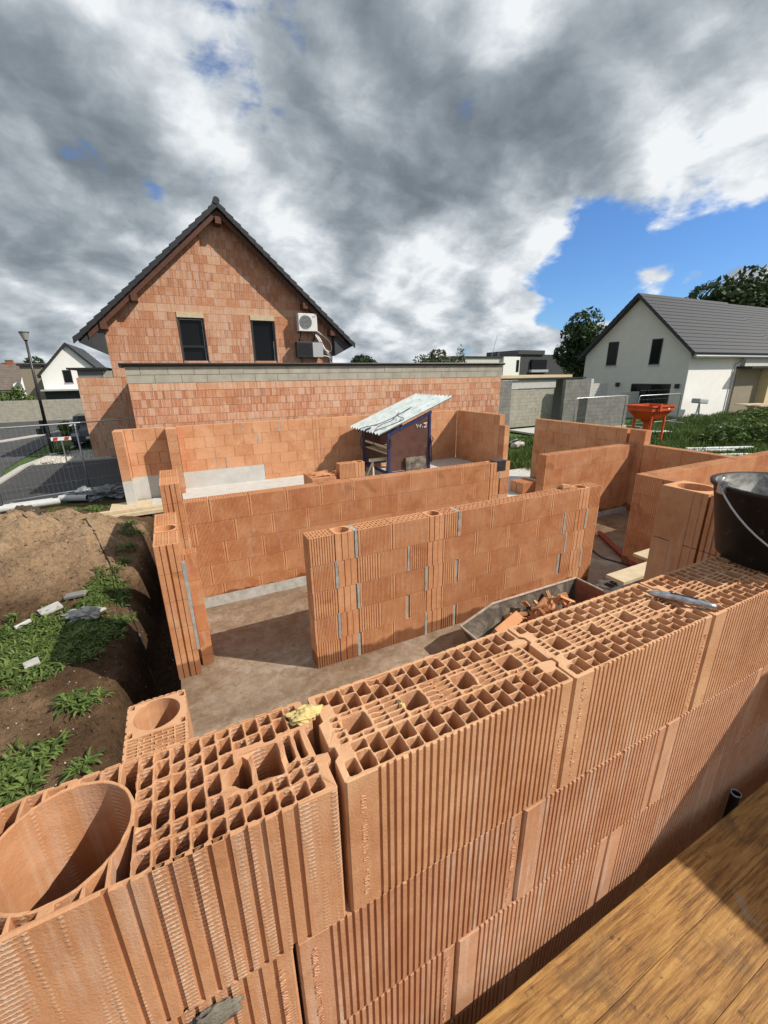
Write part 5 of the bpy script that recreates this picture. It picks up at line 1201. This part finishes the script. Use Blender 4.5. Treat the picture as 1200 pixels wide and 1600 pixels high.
# gravel bed, bushes
def scatter(name, label, n, fx, mat, size, kind='stuff', zf=None, flatf=.6):
    mb = MB()
    for i in range(n):
        x, y = fx(); z = (zf or gz)(x, y); s = size*random.uniform(.5, 1.5); mb.tone = random.random(); a = random.random()*6.3
        top = (x+random.uniform(-.3, .3)*s, y+random.uniform(-.3, .3)*s, z+s*flatf)
        b = [(x+s*.6*math.cos(a+k*1.57+random.uniform(-.3, .3)), y+s*.6*math.sin(a+k*1.57), z-s*.1) for k in range(4)]
        for k in range(4): mb.quad([b[k], b[(k+1) % 4], top])
    o = mb.build(name, mat, None, merge=False); o['kind'] = kind; o['label'] = label; return o
def tri_bed():
    while True:
        x, y = random.uniform(-5.1, -2.6), random.uniform(19.5, 22.6)
        if x > -5.15+(22.6-y)*0.02 and y < 22.6-(x+5.1)*0.2: return x, y
random.seed(5)
mb = MB(); mb.prism([(-5.2, 19.45), (-1.3, 19.55), (-1.3, 19.95), (-3.2, 22.5), (-4.5, 22.8)], 2, -0.12, -0.07); structure(mb.build('path', 'concrete_block_dark'), 'dark gravel bed at the street lamp')
scatter('gravel', 'pale stones of the gravel bed at the street lamp', 1500, tri_bed, 'pebble_white', .085, zf=lambda x, y: -.07)
def leaves(mb, c, rad, n, size, seedf=1.0, shell=.35, clumps=14, up=.0):
    cl = []
    for i in range(clumps):
        v = Vector((random.gauss(0, 1), random.gauss(0, 1), random.gauss(0, 1))).normalized()*random.uniform(.35, .95)
        cl.append((Vector((v.x*rad[0], v.y*rad[1], v.z*rad[2]))*0.85, random.uniform(.28, .5)))
    for i in range(n):
        cc, cr0 = random.choice(cl)
        v = Vector((random.gauss(0, 1), random.gauss(0, 1), random.gauss(0, 1))).normalized()*random.uniform(.5, 1)**.5
        p = Vector(c)+cc+Vector((v.x*rad[0], v.y*rad[1], v.z*rad[2]))*cr0
        nrm_ = (v+Vector((random.gauss(0, .6), random.gauss(0, .6), random.gauss(0, .6)))).normalized(); a = nrm_.cross(Vector((random.random(), random.random(), random.random()))).normalized(); b = nrm_.cross(a)
        s = size*random.uniform(.6, 1.4); mb.tone = random.random()
        mb.quad([tuple(p-a*s), tuple(p-b*s*.55), tuple(p+a*s), tuple(p+b*s*.55)])
def tree(name, label, base, h, rad, n, size, mat='leaf_tree', tr=.25, cat='tree', crown=None, group=None):
    t = thing(name, label, cat, base, group); cz = crown if crown else h-rad[2]
    mb = MB(); mb.tube([base, (base[0]+.1, base[1], base[2]+cz*.5), (base[0], base[1], base[2]+cz)], [tr, tr*.7, tr*.4], 8)
    for k in range(6):
        a = k*1.05+random.random(); e = (base[0]+rad[0]*.6*math.cos(a), base[1]+rad[1]*.6*math.sin(a), base[2]+cz+rad[2]*random.uniform(-.3, .5))
        mb.tube([(base[0], base[1], base[2]+cz*random.uniform(.5, .9)), e], [tr*.35, tr*.1], 5)
    mb.build('trunk', 'bark', t, merge=False)
    mb = MB(); leaves(mb, (base[0], base[1], base[2]+cz), rad, n, size, clumps=max(10, int(n/260))); mb.build('crown', mat, t, merge=False); return t
random.seed(19)
tree('bush', 'small round green bush beside the parked dark car', (-4.55, 24.2, -.1), 1.2, (.55, .5, .5), 900, .06, 'leaf_weed', .03, 'bush')
tree('bush', 'low green plant on the gravel bed in front of the car', (-4.55, 21.6, -.1), .45, (.38, .3, .2), 450, .05, 'leaf_weed', .02, 'bush')
# car
cr = thing('car', 'dark parked car seen from the front, half hidden by the brick wall', 'car', (-3.6, 25.4, -.1))
X_, Y_, Z_ = -3.62, 23.6, -0.1
mb = MB(); w = .88
prof_ = [(0, .28), (.02, .62), (.25, .78), (1.0, .92), (1.65, 1.38), (2.9, 1.42), (3.9, .98), (4.2, .6), (4.2, .28)]
mb.prism([(Y_+a, Z_+b) for a, b in prof_], 0, X_-w, X_+w); mb.build('body', 'car_paint', cr, bevel=.06)
mb = MB(); mb.cube([(X_-.72, Y_+1.02, Z_+.93), (X_+.72, Y_+1.02, Z_+.93), (X_+.72, Y_+1.05, Z_+.93), (X_-.72, Y_+1.05, Z_+.93), (X_-.62, Y_+1.60, Z_+1.37), (X_+.62, Y_+1.60, Z_+1.37), (X_+.62, Y_+1.63, Z_+1.37), (X_-.62, Y_+1.63, Z_+1.37)]); mb.build('windscreen', 'glass_dark', cr)
for sx_ in (-1, 1):
    mb = MB(); mb.rbox((X_+sx_*.66, Y_+.03, Z_+.62), (.32, .08, .14)); mb.build('headlight', 'plastic_grey', cr, bevel=.02)
    for yy in (.75, 3.35):
        mb = MB(); mb.tube([(X_+sx_*.78-.1, Y_+yy, Z_+.31), (X_+sx_*.78+.1, Y_+yy, Z_+.31)], .31, 18); wh = mb.build('wheel', 'plastic_black', cr)
        mb = MB(); mb.tube([(X_+sx_*.80-.1, Y_+yy, Z_+.31), (X_+sx_*.80+.1, Y_+yy, Z_+.31)], .19, 12); mb.build('rim', 'galvanised', wh)
mb = MB(); mb.box(X_-.26, X_+.26, Y_-.035, Y_-.005, Z_+.42, Z_+.53); mb.build('number_plate', 'plastic_white', cr)
mb = MB(); mb.lathe([(0, 0), (.06, 0)], (X_, Y_, 0), 12); 
# far retaining wall
t = thing('block_wall', 'long sand coloured concrete block wall across the street', 'wall', (-15, 42, 0)); random.seed(3)
mb = MB(); wall_blocks(mb, -34, -2, 42, -.3, 1.5, .6, .2, .3); mb.build('blocks', 'concrete_block', t, merge=False)
mb = MB(); mb.box(-34, -2, 42.05, 42.25, -.3, 1.46); mb.build('mortar_core', 'mortar_grey', t)

# ------------------------------------------------------------------ generic houses
def gable_house(name, label, x0, x1, y0, y1, z0, ze, zr, axis, wallm, roofm, wins=(), over=.4, thick=.22, tiles=True, cat='house', step=.33):
    t = thing(name, label, cat, ((x0+x1)/2, (y0+y1)/2, z0)); mb = MB()
    if axis == 'x':   # ridge along x, gables face -x and +x
        ym = (y0+y1)/2; mb.prism([(y0, z0), (y1, z0), (y1, ze), (ym, zr), (y0, ze)], 0, x0, x1)
    else:
        xm = (x0+x1)/2; mb.prism([(x0, z0), (x1, z0), (x1, ze), (xm, zr), (x0, ze)], 1, y0, y1)
    mb.build('wall', wallm, t); mb = MB()
    a0, a1, b0, b1 = (y0, y1, x0, x1) if axis == 'x' else (x0, x1, y0, y1)
    am = (a0+a1)/2; s = (zr-ze)/(am-a0)
    for sg in (-1, 1):
        ae = am+sg*(am-a0+over); zee = zr-s*(am-a0+over)
        P = [(am, zr+.02), (ae, zee+.02), (ae, zee+.02+thick), (am, zr+.02+thick)]
        mb.prism(P, 0 if axis == 'x' else 1, b0-over, b1+over)
        if tiles:
            n = int(math.hypot(ae-am, zr-zee)/step)
            for i in range(n):
                A, B = i/n, (i+1)/n+.01; pa, pb = am+(ae-am)*A, am+(ae-am)*B; za, zb_ = zr+(zee-zr)*A+thick+.02, zr+(zee-zr)*B+thick+.07
                mb.prism([(pa, za), (pb, zb_-.05), (pb, zb_), (pa, za+.012)], 0 if axis == 'x' else 1, b0-over-.03, b1+over+.03)
    mb.build('roof', roofm, t, merge=False)
    for (kind, face, u0, u1, w0, w1) in wins:
        mb = MB(); fm = MB(); fr = .06
        def bb(m, a, b, c, d, p0, p1):
            if face == 'x0': m.box(x0-p1, x0-p0, a, b, c, d)
            else: m.box(a, b, y0-p1, y0-p0, c, d)
        bb(mb, u0, u1, w0, w0+fr, .005, .03); bb(mb, u0, u1, w1-fr, w1, .005, .03); bb(mb, u0, u0+fr, w0+fr, w1-fr, .005, .03); bb(mb, u1-fr, u1, w0+fr, w1-fr, .005, .03)
        if kind == 'window2': bb(mb, (u0+u1)/2-.03, (u0+u1)/2+.03, w0+fr, w1-fr, .005, .03)
        wd = mb.build('door' if kind == 'door' else 'window', 'black_trim', t)
        bb(fm, u0+fr, u1-fr, w0+fr, w1-fr, .008, .016); fm.build('pane', 'glass_dark', wd)
        if kind != 'door': sl_ = MB(); bb(sl_, u0-.05, u1+.05, w0-.06, w0-.01, .0, .07); sl_.build('sill', 'plastic_grey', wd)
    return t
rh = gable_house('house', 'white rendered house, its shaded gable coloured pale grey, with a dark slate coloured gable roof, on the right', 27.69, 37.0, 14.9, 22.1, -.2, 4.12, 7.42, 'x', 'render_grey', 'slate_roof',  # grey walls carry the gable's shade in their colour
    wins=[('window', 'x0', 19.60, 20.36, 3.40, 4.92), ('window', 'x0', 16.66, 17.33, 3.38, 4.90), ('window2', 'x0', 15.70, 18.24, 0.2, 2.22), ('door', 'y0', 29.62, 30.55, .12, 2.23), ('door', 'y0', 30.98, 31.9, .14, 2.23)])
mb = MB(); mb.box(27.70, 36.98, 14.86, 14.897, -.2, 3.85); mb.build('white_wall', 'render_white', rh)  # sunlit side of the same white house, coloured lighter than the gable
mb = MB(); mb.tube([(27.3, 14.42, 3.78), (37.4, 14.42, 3.78)], .07, 8); mb.tube([(32.9, 14.42, 3.75), (32.6, 14.78, 3.35), (32.6, 14.78, .1)], .05, 8); mb.build('gutter', 'galvanised', rh)
for (y, z) in ((19.2, 2.15), (15.28, 2.1)): mb = MB(); mb.box(27.5, 27.68, y-.1, y+.1, z-.13, z+.13); mb.build('wall_lamp', 'plastic_black', rh)
gable_house('house', 'second dark roofed house behind and right of the white one', 41, 52, 18.0, 26.0, -.2, 4.6, 8.2, 'x', 'render_white', 'slate_roof')
t = thing('house', 'beige and brown flat roofed extension at the right picture edge', 'house', (38, 17, 0))
mb = MB(); mb.box(32.95, 35.9, 14.75, 18, -.2, 3.05); mb.build('wall', 'render_brown', t); mb = MB(); mb.box(35.95, 46, 14.2, 18, -.2, 3.05); mb.build('wall', 'render_beige', t)
mb = MB(); mb.box(32.9, 46.2, 14.0, 18.2, 3.06, 3.2); mb.build('roof', 'black_trim', t); mb = MB(); mb.box(33.3, 46, 14.6, 18.1, 3.21, 3.9); mb.build('upper_band', 'render_grey', t)
# white house on the left across the street
gable_house('house', 'white rendered gabled house across the street behind the lamp', -10.3, -5.5, 50, 60, -.2, 3.42, 6.0, 'y', 'render_white', 'slate_roof', wins=[('window', 'y0', -8.62, -7.95, 2.72, 3.85)], over=.25)
t = thing('garage', 'dark flat roofed ground floor in front of the white house', 'garage', (-8, 49.5, 0)); mb = MB(); mb.box(-10.2, -5.6, 49.2, 49.95, -.2, 2.0); mb.build('wall', 'dark_cladding', t); mb = MB(); mb.box(-10.35, -5.4, 48.6, 49.97, 2.02, 2.15); mb.build('roof', 'plastic_grey', t)
t = thing('house', 'narrow grey roofed block left of the white house', 'house', (-11, 56, 0)); mb = MB(); mb.box(-12.3, -10.6, 52.5, 58, -.2, 4.3); mb.build('wall', 'render_brown', t); mb = MB(); mb.box(-12.45, -10.45, 52.3, 58, 4.31, 4.5); mb.build('roof', 'slate_roof', t)
gable_house('house', 'low old house with a big brown tiled roof at the far left', -22, -14.6, 58, 66, -.2, 2.2, 4.6, 'x', 'render_white', 'roof_tile_brown', over=.6)
gable_house('house', 'old house with brown roof between the far left house and the grey block', -19, -13.2, 68, 78, -.2, 2.2, 4.9, 'x', 'render_beige', 'roof_tile_brown', over=.6)
t = thing('chimney', 'red brick chimney on the low far left roof', 'chimney', (-15.2, 62, 3.5)); mb = MB(); mb.box(-15.5, -14.9, 61.6, 62.2, 3.3, 5.1); mb.build('stack', 'tile_red', t); mb = MB(); mb.box(-15.56, -14.84, 61.54, 62.26, 5.1, 5.2); mb.build('cap', 'mortar_grey', t)
o = thing('satellite_dish', 'white satellite dish on the far left roof', 'satellite dish', (-14.0, 57.5, 2.4)); mb = MB(); mb.lathe([(0, .0), (.2, .04), (.38, .14)], (0, 0, 0), 16); d_ = mb.build('dish', 'paint_white', None); d_.parent = o; d_.rotation_euler = (R(80), 0, R(20)); mb = MB(); mb.tube([(-14.0, 57.5, 1.6), (-14.0, 57.5, 2.4)], .04, 6); mb.build('mast', 'galvanised', o)
# modern dark house far centre right
t = thing('house', 'modern grey flat roofed house far behind the block walls', 'house', (56, 62, 0))
mb = MB(); mb.box(43, 53.2, 60, 70, 0, 5.55); mb.build('wing', 'render_grey', t); mb = MB(); mb.box(42.8, 53.3, 59.8, 70, 5.56, 5.8); mb.build('roof', 'slate_roof', t)
mb = MB(); mb.box(53.25, 57.0, 59.5, 68, 0, 5.75); mb.build('white_wing', 'render_white', t); mb = MB(); mb.box(56.2, 56.8, 59.45, 59.5, 3.2, 5.2); mb.build('window', 'glass_dark', t)
mb = MB(); mb.box(57.05, 74, 60.5, 70, 0, 6.2); mb.box(57.2, 63.6, 60.2, 69, 6.2, 6.9); mb.build('dark_block', 'dark_cladding', t)
mb = MB(); mb.box(60.5, 64.3, 60.14, 60.49, 3.6, 5.3); mb.build('window', 'glass_dark', t); mb = MB(); mb.box(60.3, 64.5, 59.8, 60.49, 3.1, 3.55); mb.build('balcony', 'plastic_grey', t)
mb = MB(); mb.box(53.9, 54.4, 62, 62.5, 5.8, 6.7); mb.build('chimney', 'slate_roof', t); mb = MB(); mb.tube([(52.6, 62, 5.8), (53.6, 62, 9.4)], .04, 5); mb.build('aerial', 'galvanised', t)
# block building site beyond the garden
t = thing('block_building', 'half built grey concrete block garage with flat roof beyond the garden', 'garage', (19, 19.5, 0)); random.seed(6)
mb = MB(); wall_blocks(mb, 13.5, 17.0, 18.0, 0, 2.6, .5, .2); wall_blocks(mb, 20.5, 22.6, 17.4, 0, 2.58, .5, .2); mb.build('wall', 'concrete_block_dark', t, merge=False)
mb = MB(); wall_blocks(mb, 17.1, 20.45, 18.15, 0, 2.13, .5, .2); mb.build('wall', 'concrete_block', t, merge=False)
mb = MB(); mb.box(17.02, 20.48, 18.1, 18.35, 2.15, 2.60); mb.build('lintel', 'concrete_pale', t)
mb = MB(); mb.box(22.62, 22.85, 17.4, 22, 0, 2.6); mb.build('side_wall', 'concrete_pale', t)
mb = MB(); mb.box(13.3, 22.9, 18.0, 23, 2.62, 2.70); mb.build('roof', 'black_trim', t); mb = MB(); mb.box(13.35, 22.85, 19.0, 22.9, 2.71, 2.86); mb.build('fascia', 'render_beige', t)
t = thing('block_wall', 'pale grey block wall between the half built garage and the white house', 'wall', (25, 18.2, 0)); mb = MB(); wall_blocks(mb, 23.0, 25.3, 18.2, 0, 2.3, .5, .2); wall_blocks(mb, 25.32, 27.2, 17.3, 0, 1.75, .5, .2); mb.build('blocks', 'concrete_pale', t, merge=False)
t = thing('block_stack', 'stack of grey concrete blocks behind the right site fence', 'pallet', (19.7, 14.6, 0)); mb = MB(); random.seed(2)
wall_blocks(mb, 18.2, 21.3, 14.0, .3, 1.82, .5, .2, .5); mb.build('blocks', 'concrete_block_dark', t, merge=False); mb = MB(); mb.box(18.1, 21.4, 13.9, 14.6, .12, .29); mb.build('pallet_deck', 'pale_timber', t)
mb = MB(); mb.box(16.4, 18.4, 15.2, 17.4, -.06, .03); structure(mb.build('path', 'concrete_pale'), 'pale paved strip by the half built garage')
fence('galvanised site fence panel in front of the grey block stack', (14.95, 12.0), (18.3, 12.1), .25, 1.96, 'site fence panels on the garden side')
fence('galvanised site fence panel behind the orange hopper', (19.1, 12.0), (22.3, 12.0), .45, 1.93, 'site fence panels on the garden side')
# hopper
hp_ = thing('hopper', 'orange steel concrete hopper on legs standing in the grass', 'hopper', (14.4, 8.6, .7))
hx, hy = 14.55, 8.6; ax2, ay2 = 0.60, 0.43
mb = MB()
def frust(mb, a, b, za, zb): mb.cube([(a[0], a[2], za), (a[1], a[2], za), (a[1], a[3], za), (a[0], a[3], za), (b[0], b[2], zb), (b[1], b[2], zb), (b[1], b[3], zb), (b[0], b[3], zb)])
frust(mb, (hx-.36, hx+.36, hy-.26, hy+.26), (hx-ax2+.02, hx+ax2-.02, hy-ay2+.02, hy+ay2-.02), 1.44, 1.71)
mb.box(hx-ax2, hx+ax2, hy-ay2, hy-ay2+.04, 1.712, 1.88); mb.box(hx-ax2, hx+ax2, hy+ay2-.04, hy+ay2, 1.712, 1.88); mb.box(hx-ax2, hx-ax2+.04, hy-ay2+.04, hy+ay2-.04, 1.712, 1.88); mb.box(hx+ax2-.04, hx+ax2, hy-ay2+.04, hy+ay2-.04, 1.712, 1.88)
mb.build('tub', 'orange_paint', hp_, bevel=.008)
mb = MB(); frust(mb, (hx-.10, hx+.10, hy-.1, hy+.1), (hx-.22, hx+.22, hy-.18, hy+.18), 1.28, 1.438); mb.box(hx-.10, hx+.10, hy-.1, hy+.1, 1.05, 1.278); mb.build('chute', 'orange_paint', hp_)
for (x, y) in ((hx-.34, hy-.3), (hx+.38, hy-.3), (hx-.34, hy+.3), (hx+.38, hy+.3)): mb = MB(); mb.box(x-.028, x+.028, y-.028, y+.028, gz(x, y)-.05, 1.52); mb.build('leg', 'orange_paint', hp_)
mb = MB(); mb.box(hx-ax2-.04, hx+ax2+.04, hy-ay2-.04, hy-ay2-.002, 1.85, 1.90); mb.box(hx-ax2-.04, hx+ax2+.04, hy+ay2+.002, hy+ay2+.04, 1.85, 1.90); mb.box(hx-ax2-.04, hx-ax2-.002, hy-ay2, hy+ay2, 1.85, 1.90); mb.box(hx+ax2+.002, hx+ax2+.04, hy-ay2, hy+ay2, 1.85, 1.90); mb.box(hx-.32, hx-.22, hy-ay2-.09, hy-ay2-.045, 1.72, 1.95); mb.build('rim', 'orange_paint', hp_)
mb = MB(); mb.box(hx+.25, hx+.33, hy-ay2-.012, hy-ay2-.004, 1.76, 1.82); mb.build('sticker', 'paint_white', hp_)
# little things in the grass
t = thing('barbecue', 'grey barbecue on a thin stand in front of the white wall', 'barbecue', (28.3, 14.2, .2)); mb = MB(); mb.rbox((28.3, 14.2, 1.25), (.95, .5, .28), (0, .08, 0)); mb.build('hood', 'plastic_grey', t, bevel=.06)
mb = MB(); mb.tube([(28.1, 14.2, .2), (28.3, 14.2, 1.1)], .05, 6); mb.tube([(28.5, 14.2, .2), (28.3, 14.2, 1.1)], .05, 6); mb.build('stand', 'plastic_grey', t)
random.seed(23)
for i, (x, y, L, w, rz_, lab) in enumerate(((13.8, 6.35, 2.0, .09, -.35, 'long white slat lying in the grass, the nearest one'), (14.4, 6.3, 2.0, .09, -.35, 'long white slat in the grass, second from the wall'), (14.9, 6.2, 1.6, .09, -.30, 'long white slat in the grass, the farthest and rightmost'), (13.9, 5.7, 1.4, .08, -.3, 'short white slat lying just behind the wall top'), (17.6, 10.2, 1.3, .35, .2, 'white board lying in the grass right of the hopper'), (17.2, 9.7, 1.0, .3, -.1, 'second white board in front of the first, right of the hopper'), (20.5, 9.0, 1.6, .3, .1, 'pale board half hidden in the tall grass'))):
    mb = MB(); mb.rbox((x, y, gz(x, y)+.10), (L, w, .04), (0, .02, rz_)); tag(mb.build('white_slat', 'paint_white', None), lab, 'slat')
t = thing('pallet_pile', 'pile of pale pallets and boards in front of the beige extension', 'pallet', (33, 12.5, .2)); mb = MB()
for i in range(12): mb.rbox((33.2+random.uniform(-1.6, 1.8), 12.8+random.uniform(-.5, .5), .3+.06*i), (random.uniform(1, 2.2), random.uniform(.4, .9), .07), (0, 0, random.uniform(-.5, .5)))
mb.build('boards', 'pale_timber', t)
for i, (x, y, s, m_, lab) in enumerate(((12.9, 13.1, .28, 'stone_grey', 'grey rubble lump on the lawn seen through the garden opening'), (12.3, 12.3, .3, 'plastic_black', 'dark bag on the lawn seen through the garden opening'), (12.0, 12.0, .3, 'pebble_white', 'white crumpled sack on the lawn seen through the garden opening'))):
    tag(lump('garden_debris', m_, (x, y, gz(x, y)+.08), (s, s*.8, s*.5), i+.5, 3, .6, 2), lab, 'debris')
# trees
random.seed(101)
tree('tree', 'tall dark broadleaf tree left of the white house on the right', (36.3, 30.0, 0), 8.4, (3.3, 2.6, 3.1), 7500, .17, tr=.3)
tree('tree', 'large dark tree rising behind the slate roof at the right edge', (64.5, 30, 0), 14.2, (9.5, 6, 5.2), 9500, .33, tr=.5)
tree('tree', 'round dark green tree just right of the brick gable', (17.6, 40, 0), 5.6, (2.9, 2.4, 2.0), 4200, .16, tr=.25)
tree('tree', 'wide sparse olive green tree above the middle of the garage coping', (26.6, 40, 0), 5.7, (3.8, 2.4, 1.9), 3200, .15, 'leaf_olive', tr=.2)
tree('tree', 'thin bare topped tree right of the sparse olive one', (30.6, 41, 0), 6.0, (1.0, .9, 2.4), 500, .13, 'leaf_olive', tr=.1)
tree('tree', 'low dark tree beside the modern grey house', (47, 38, 0), 3.4, (3.8, 2.4, 1.3), 2200, .2)
tree('tree', 'distant green tree at the left edge above the old roofs', (-21, 95, 0), 6.8, (3.5, 3, 2.8), 1500, .35)
random.seed(61)
for (x, y, h, r, lab) in ((-15.5, 46, 2.7, 1.5, 'green hedge bush at the far left above the block wall'), (-13.2, 46.5, 2.9, 1.3, 'green hedge bush next to it, nearer to the street lamp'), (-11.3, 47, 2.5, 1.1, 'small green bush directly left of the street lamp pole')):
    tree('bush', lab, (x, y, 0), h, (r, 1, h*.45), 900, .12, 'leaf_weed', .05, 'bush')
# far hills
for i, (yy, hh, xo, col) in enumerate(((420, 17, 0, (0.05, 0.075, 0.065)), (260, 7.5, 30, (0.04, 0.06, 0.035)))):
    simple('far_hill_%d' % i, col, 1, .3, .02); mb = MB(); n = 120
    for k in range(n):
        xa, xb = -600+12*k, -600+12*(k+1)
        ha, hb = [hh*(.55+.5*noise.noise((x*.006+i*9, 3, 1))+.1*noise.noise((x*.05, 5, i))) for x in (xa, xb)]
        mb.cube([(xa, yy, -2), (xb, yy, -2), (xb, yy+80, -2), (xa, yy+80, -2), (xa, yy+30, ha), (xb, yy+30, hb), (xb, yy+50, hb), (xa, yy+50, ha)])
    structure(mb.build('hills', 'far_hill_%d' % i, None), 'distant wooded hills on the horizon')

# ================================================================== WEEDS, GRASS, PEBBLES
random.seed(33)
def rosette(mb, x, y, z, s, n):
    for i in range(n):
        a = random.random()*6.283; L = s*random.uniform(.6, 1.2); w = L*random.uniform(.05, .10); el = random.uniform(.25, 1.15); mb.tone = random.random()
        d = Vector((math.cos(a), math.sin(a), 0)); sd = Vector((-d.y, d.x, 0)); p0 = Vector((x, y, z))+d*s*.05
        p1 = p0+(d*math.cos(el)+Vector((0, 0, math.sin(el))))*L*.5; p2 = p1+(d*math.cos(el-.6)+Vector((0, 0, math.sin(el-.6))))*L*.32; p3 = p2+(d*math.cos(el-1.2)+Vector((0, 0, math.sin(el-1.2))))*L*.3
        mb.quad([tuple(p0-sd*w*.3), tuple(p0+sd*w*.3), tuple(p1+sd*w), tuple(p1-sd*w)]); mb.quad([tuple(p1-sd*w), tuple(p1+sd*w), tuple(p2+sd*w*.8), tuple(p2-sd*w*.8)]); mb.quad([tuple(p2-sd*w*.8), tuple(p2+sd*w*.8), tuple(p3)])
mb = MB(); cnt = 0
def dens(x, y):
    d = 0.0
    d += 1.3*math.exp(-((x+2.15)/.75)**2-((y-5.05)/.75)**2) + 1.2*math.exp(-((x+1.45)/.30)**2-((y-5.75)/.6)**2) + .9*math.exp(-((x+1.35)/.22)**2-((y-6.4)/.5)**2)
    d += .8*math.exp(-((x+1.85)/.5)**2-((y-3.2)/.35)**2) + .5*math.exp(-((x+1.3)/.25)**2-((y-3.9)/.25)**2)
    d += .8*math.exp(-((x+1.15)/.2)**2-((y-8.2)/.5)**2) + .9*math.exp(-((x+2.8)/1.3)**2-((y-11.6)/.4)**2)
    return d*(0.75+0.9*noise.noise((x*2.6, y*2.6, 7)))
while cnt < 1500:
    x, y = random.uniform(-5, -.95), random.uniform(2.6, 12.2)
    if random.random() < dens(x, y)-.25:
        rosette(mb, x, y, gz(x, y), random.uniform(.06, .135), random.randint(9, 16)); cnt += 1
for (x, y) in ((-1.62, 2.95), (-1.42, 2.78), (-1.72, 2.7), (-1.18, 3.0), (-1.05, 2.75), (-1.5, 3.35), (-1.25, 7.0), (-1.12, 7.35), (-1.5, 3.9), (-1.3, 3.8)):
    for k in range(5): rosette(mb, x+random.uniform(-.07, .07), y+random.uniform(-.07, .07), gz(x, y), random.uniform(.09, .17), 14)
o = mb.build('weeds', 'leaf_weed', None, merge=False); o['kind'] = 'stuff'; o['label'] = 'green weeds growing on the bank left of the house'
def left_bank():
    while True:
        x, y = random.uniform(-4.5, -.6), random.uniform(2.2, 9.5)
        if noise.noise((x*1.5, y*1.5, 2)) > -.15+random.uniform(-.4, .4): return x, y
scatter('pebbles', 'white pebbles and crumbs scattered over the soil', 1300, left_bank, 'pebble_white', .010)
def clods(): return random.uniform(-4.5, -.6), random.uniform(2.2, 9.6)
scatter('soil_crumbs', 'loose clods on the earth mound', 5000, clods, 'soil', .03)
def slab_xy():
    while True:
        x, y = random.uniform(-.2, 5), random.uniform(.5, 5)
        if not (.8 < x < 5.1 and 3.15 < y < 3.5): return x, y
scatter('brick_crumbs', 'brick crumbs lying on the muddy slab', 420, slab_xy, 'clay_wall', .014, zf=lambda x, y: 0.001)
# lawn grass
mb = MB(); cnt = 0; random.seed(71)
while cnt < 26000:
    t_ = random.random()**1.6; x = 9.3+t_*24; y = random.uniform(1.0, 15.5) if x > 12.0 else random.uniform(3.6, 15)
    if 9 < x < 28 and 18 < y: continue
    cl_ = noise.noise((x*.9, y*.9, 5)); h = (0.10+0.16*max(0, cl_)+.05*random.random())*(1+x*.02)
    if cl_ < -.35 and random.random() < .7: continue
    z = gz(x, y); mb.tone = min(1, max(0, .5+.5*noise.noise((x*.5, y*.5, 9))+random.uniform(-.3, .3)))
    for k in range(2):
        a = random.random()*6.28; w = .012*(1+x*.06); dx, dy = math.cos(a)*w, math.sin(a)*w; lx, ly = random.uniform(-.6, .6)*h, random.uniform(-.6, .6)*h
        mb.quad([(x-dx, y-dy, z), (x+dx, y+dy, z), (x+lx, y+ly, z+h)])
    cnt += 1
o = mb.build('grass', 'leaf_grass', None, merge=False); o['kind'] = 'stuff'; o['label'] = 'rough grass of the garden beyond the walls'
random.seed(88)
for (x, y, h, r, lab) in ((17.6, 6.4, 1.1, 1.4, 'dense dark shrub in the grass at the right picture edge'), (16.0, 6.9, .8, 1.0, 'smaller leafy shrub left of the dense one in the grass'), (19.8, 7.6, 1.2, 1.3, 'leafy shrub behind the dense one near the right edge')):
    tree('shrub', lab, (x, y, gz(x, y)-.1), h, (r, r*.8, h*.5), 1500, .06, 'leaf_grass', .03, 'shrub')
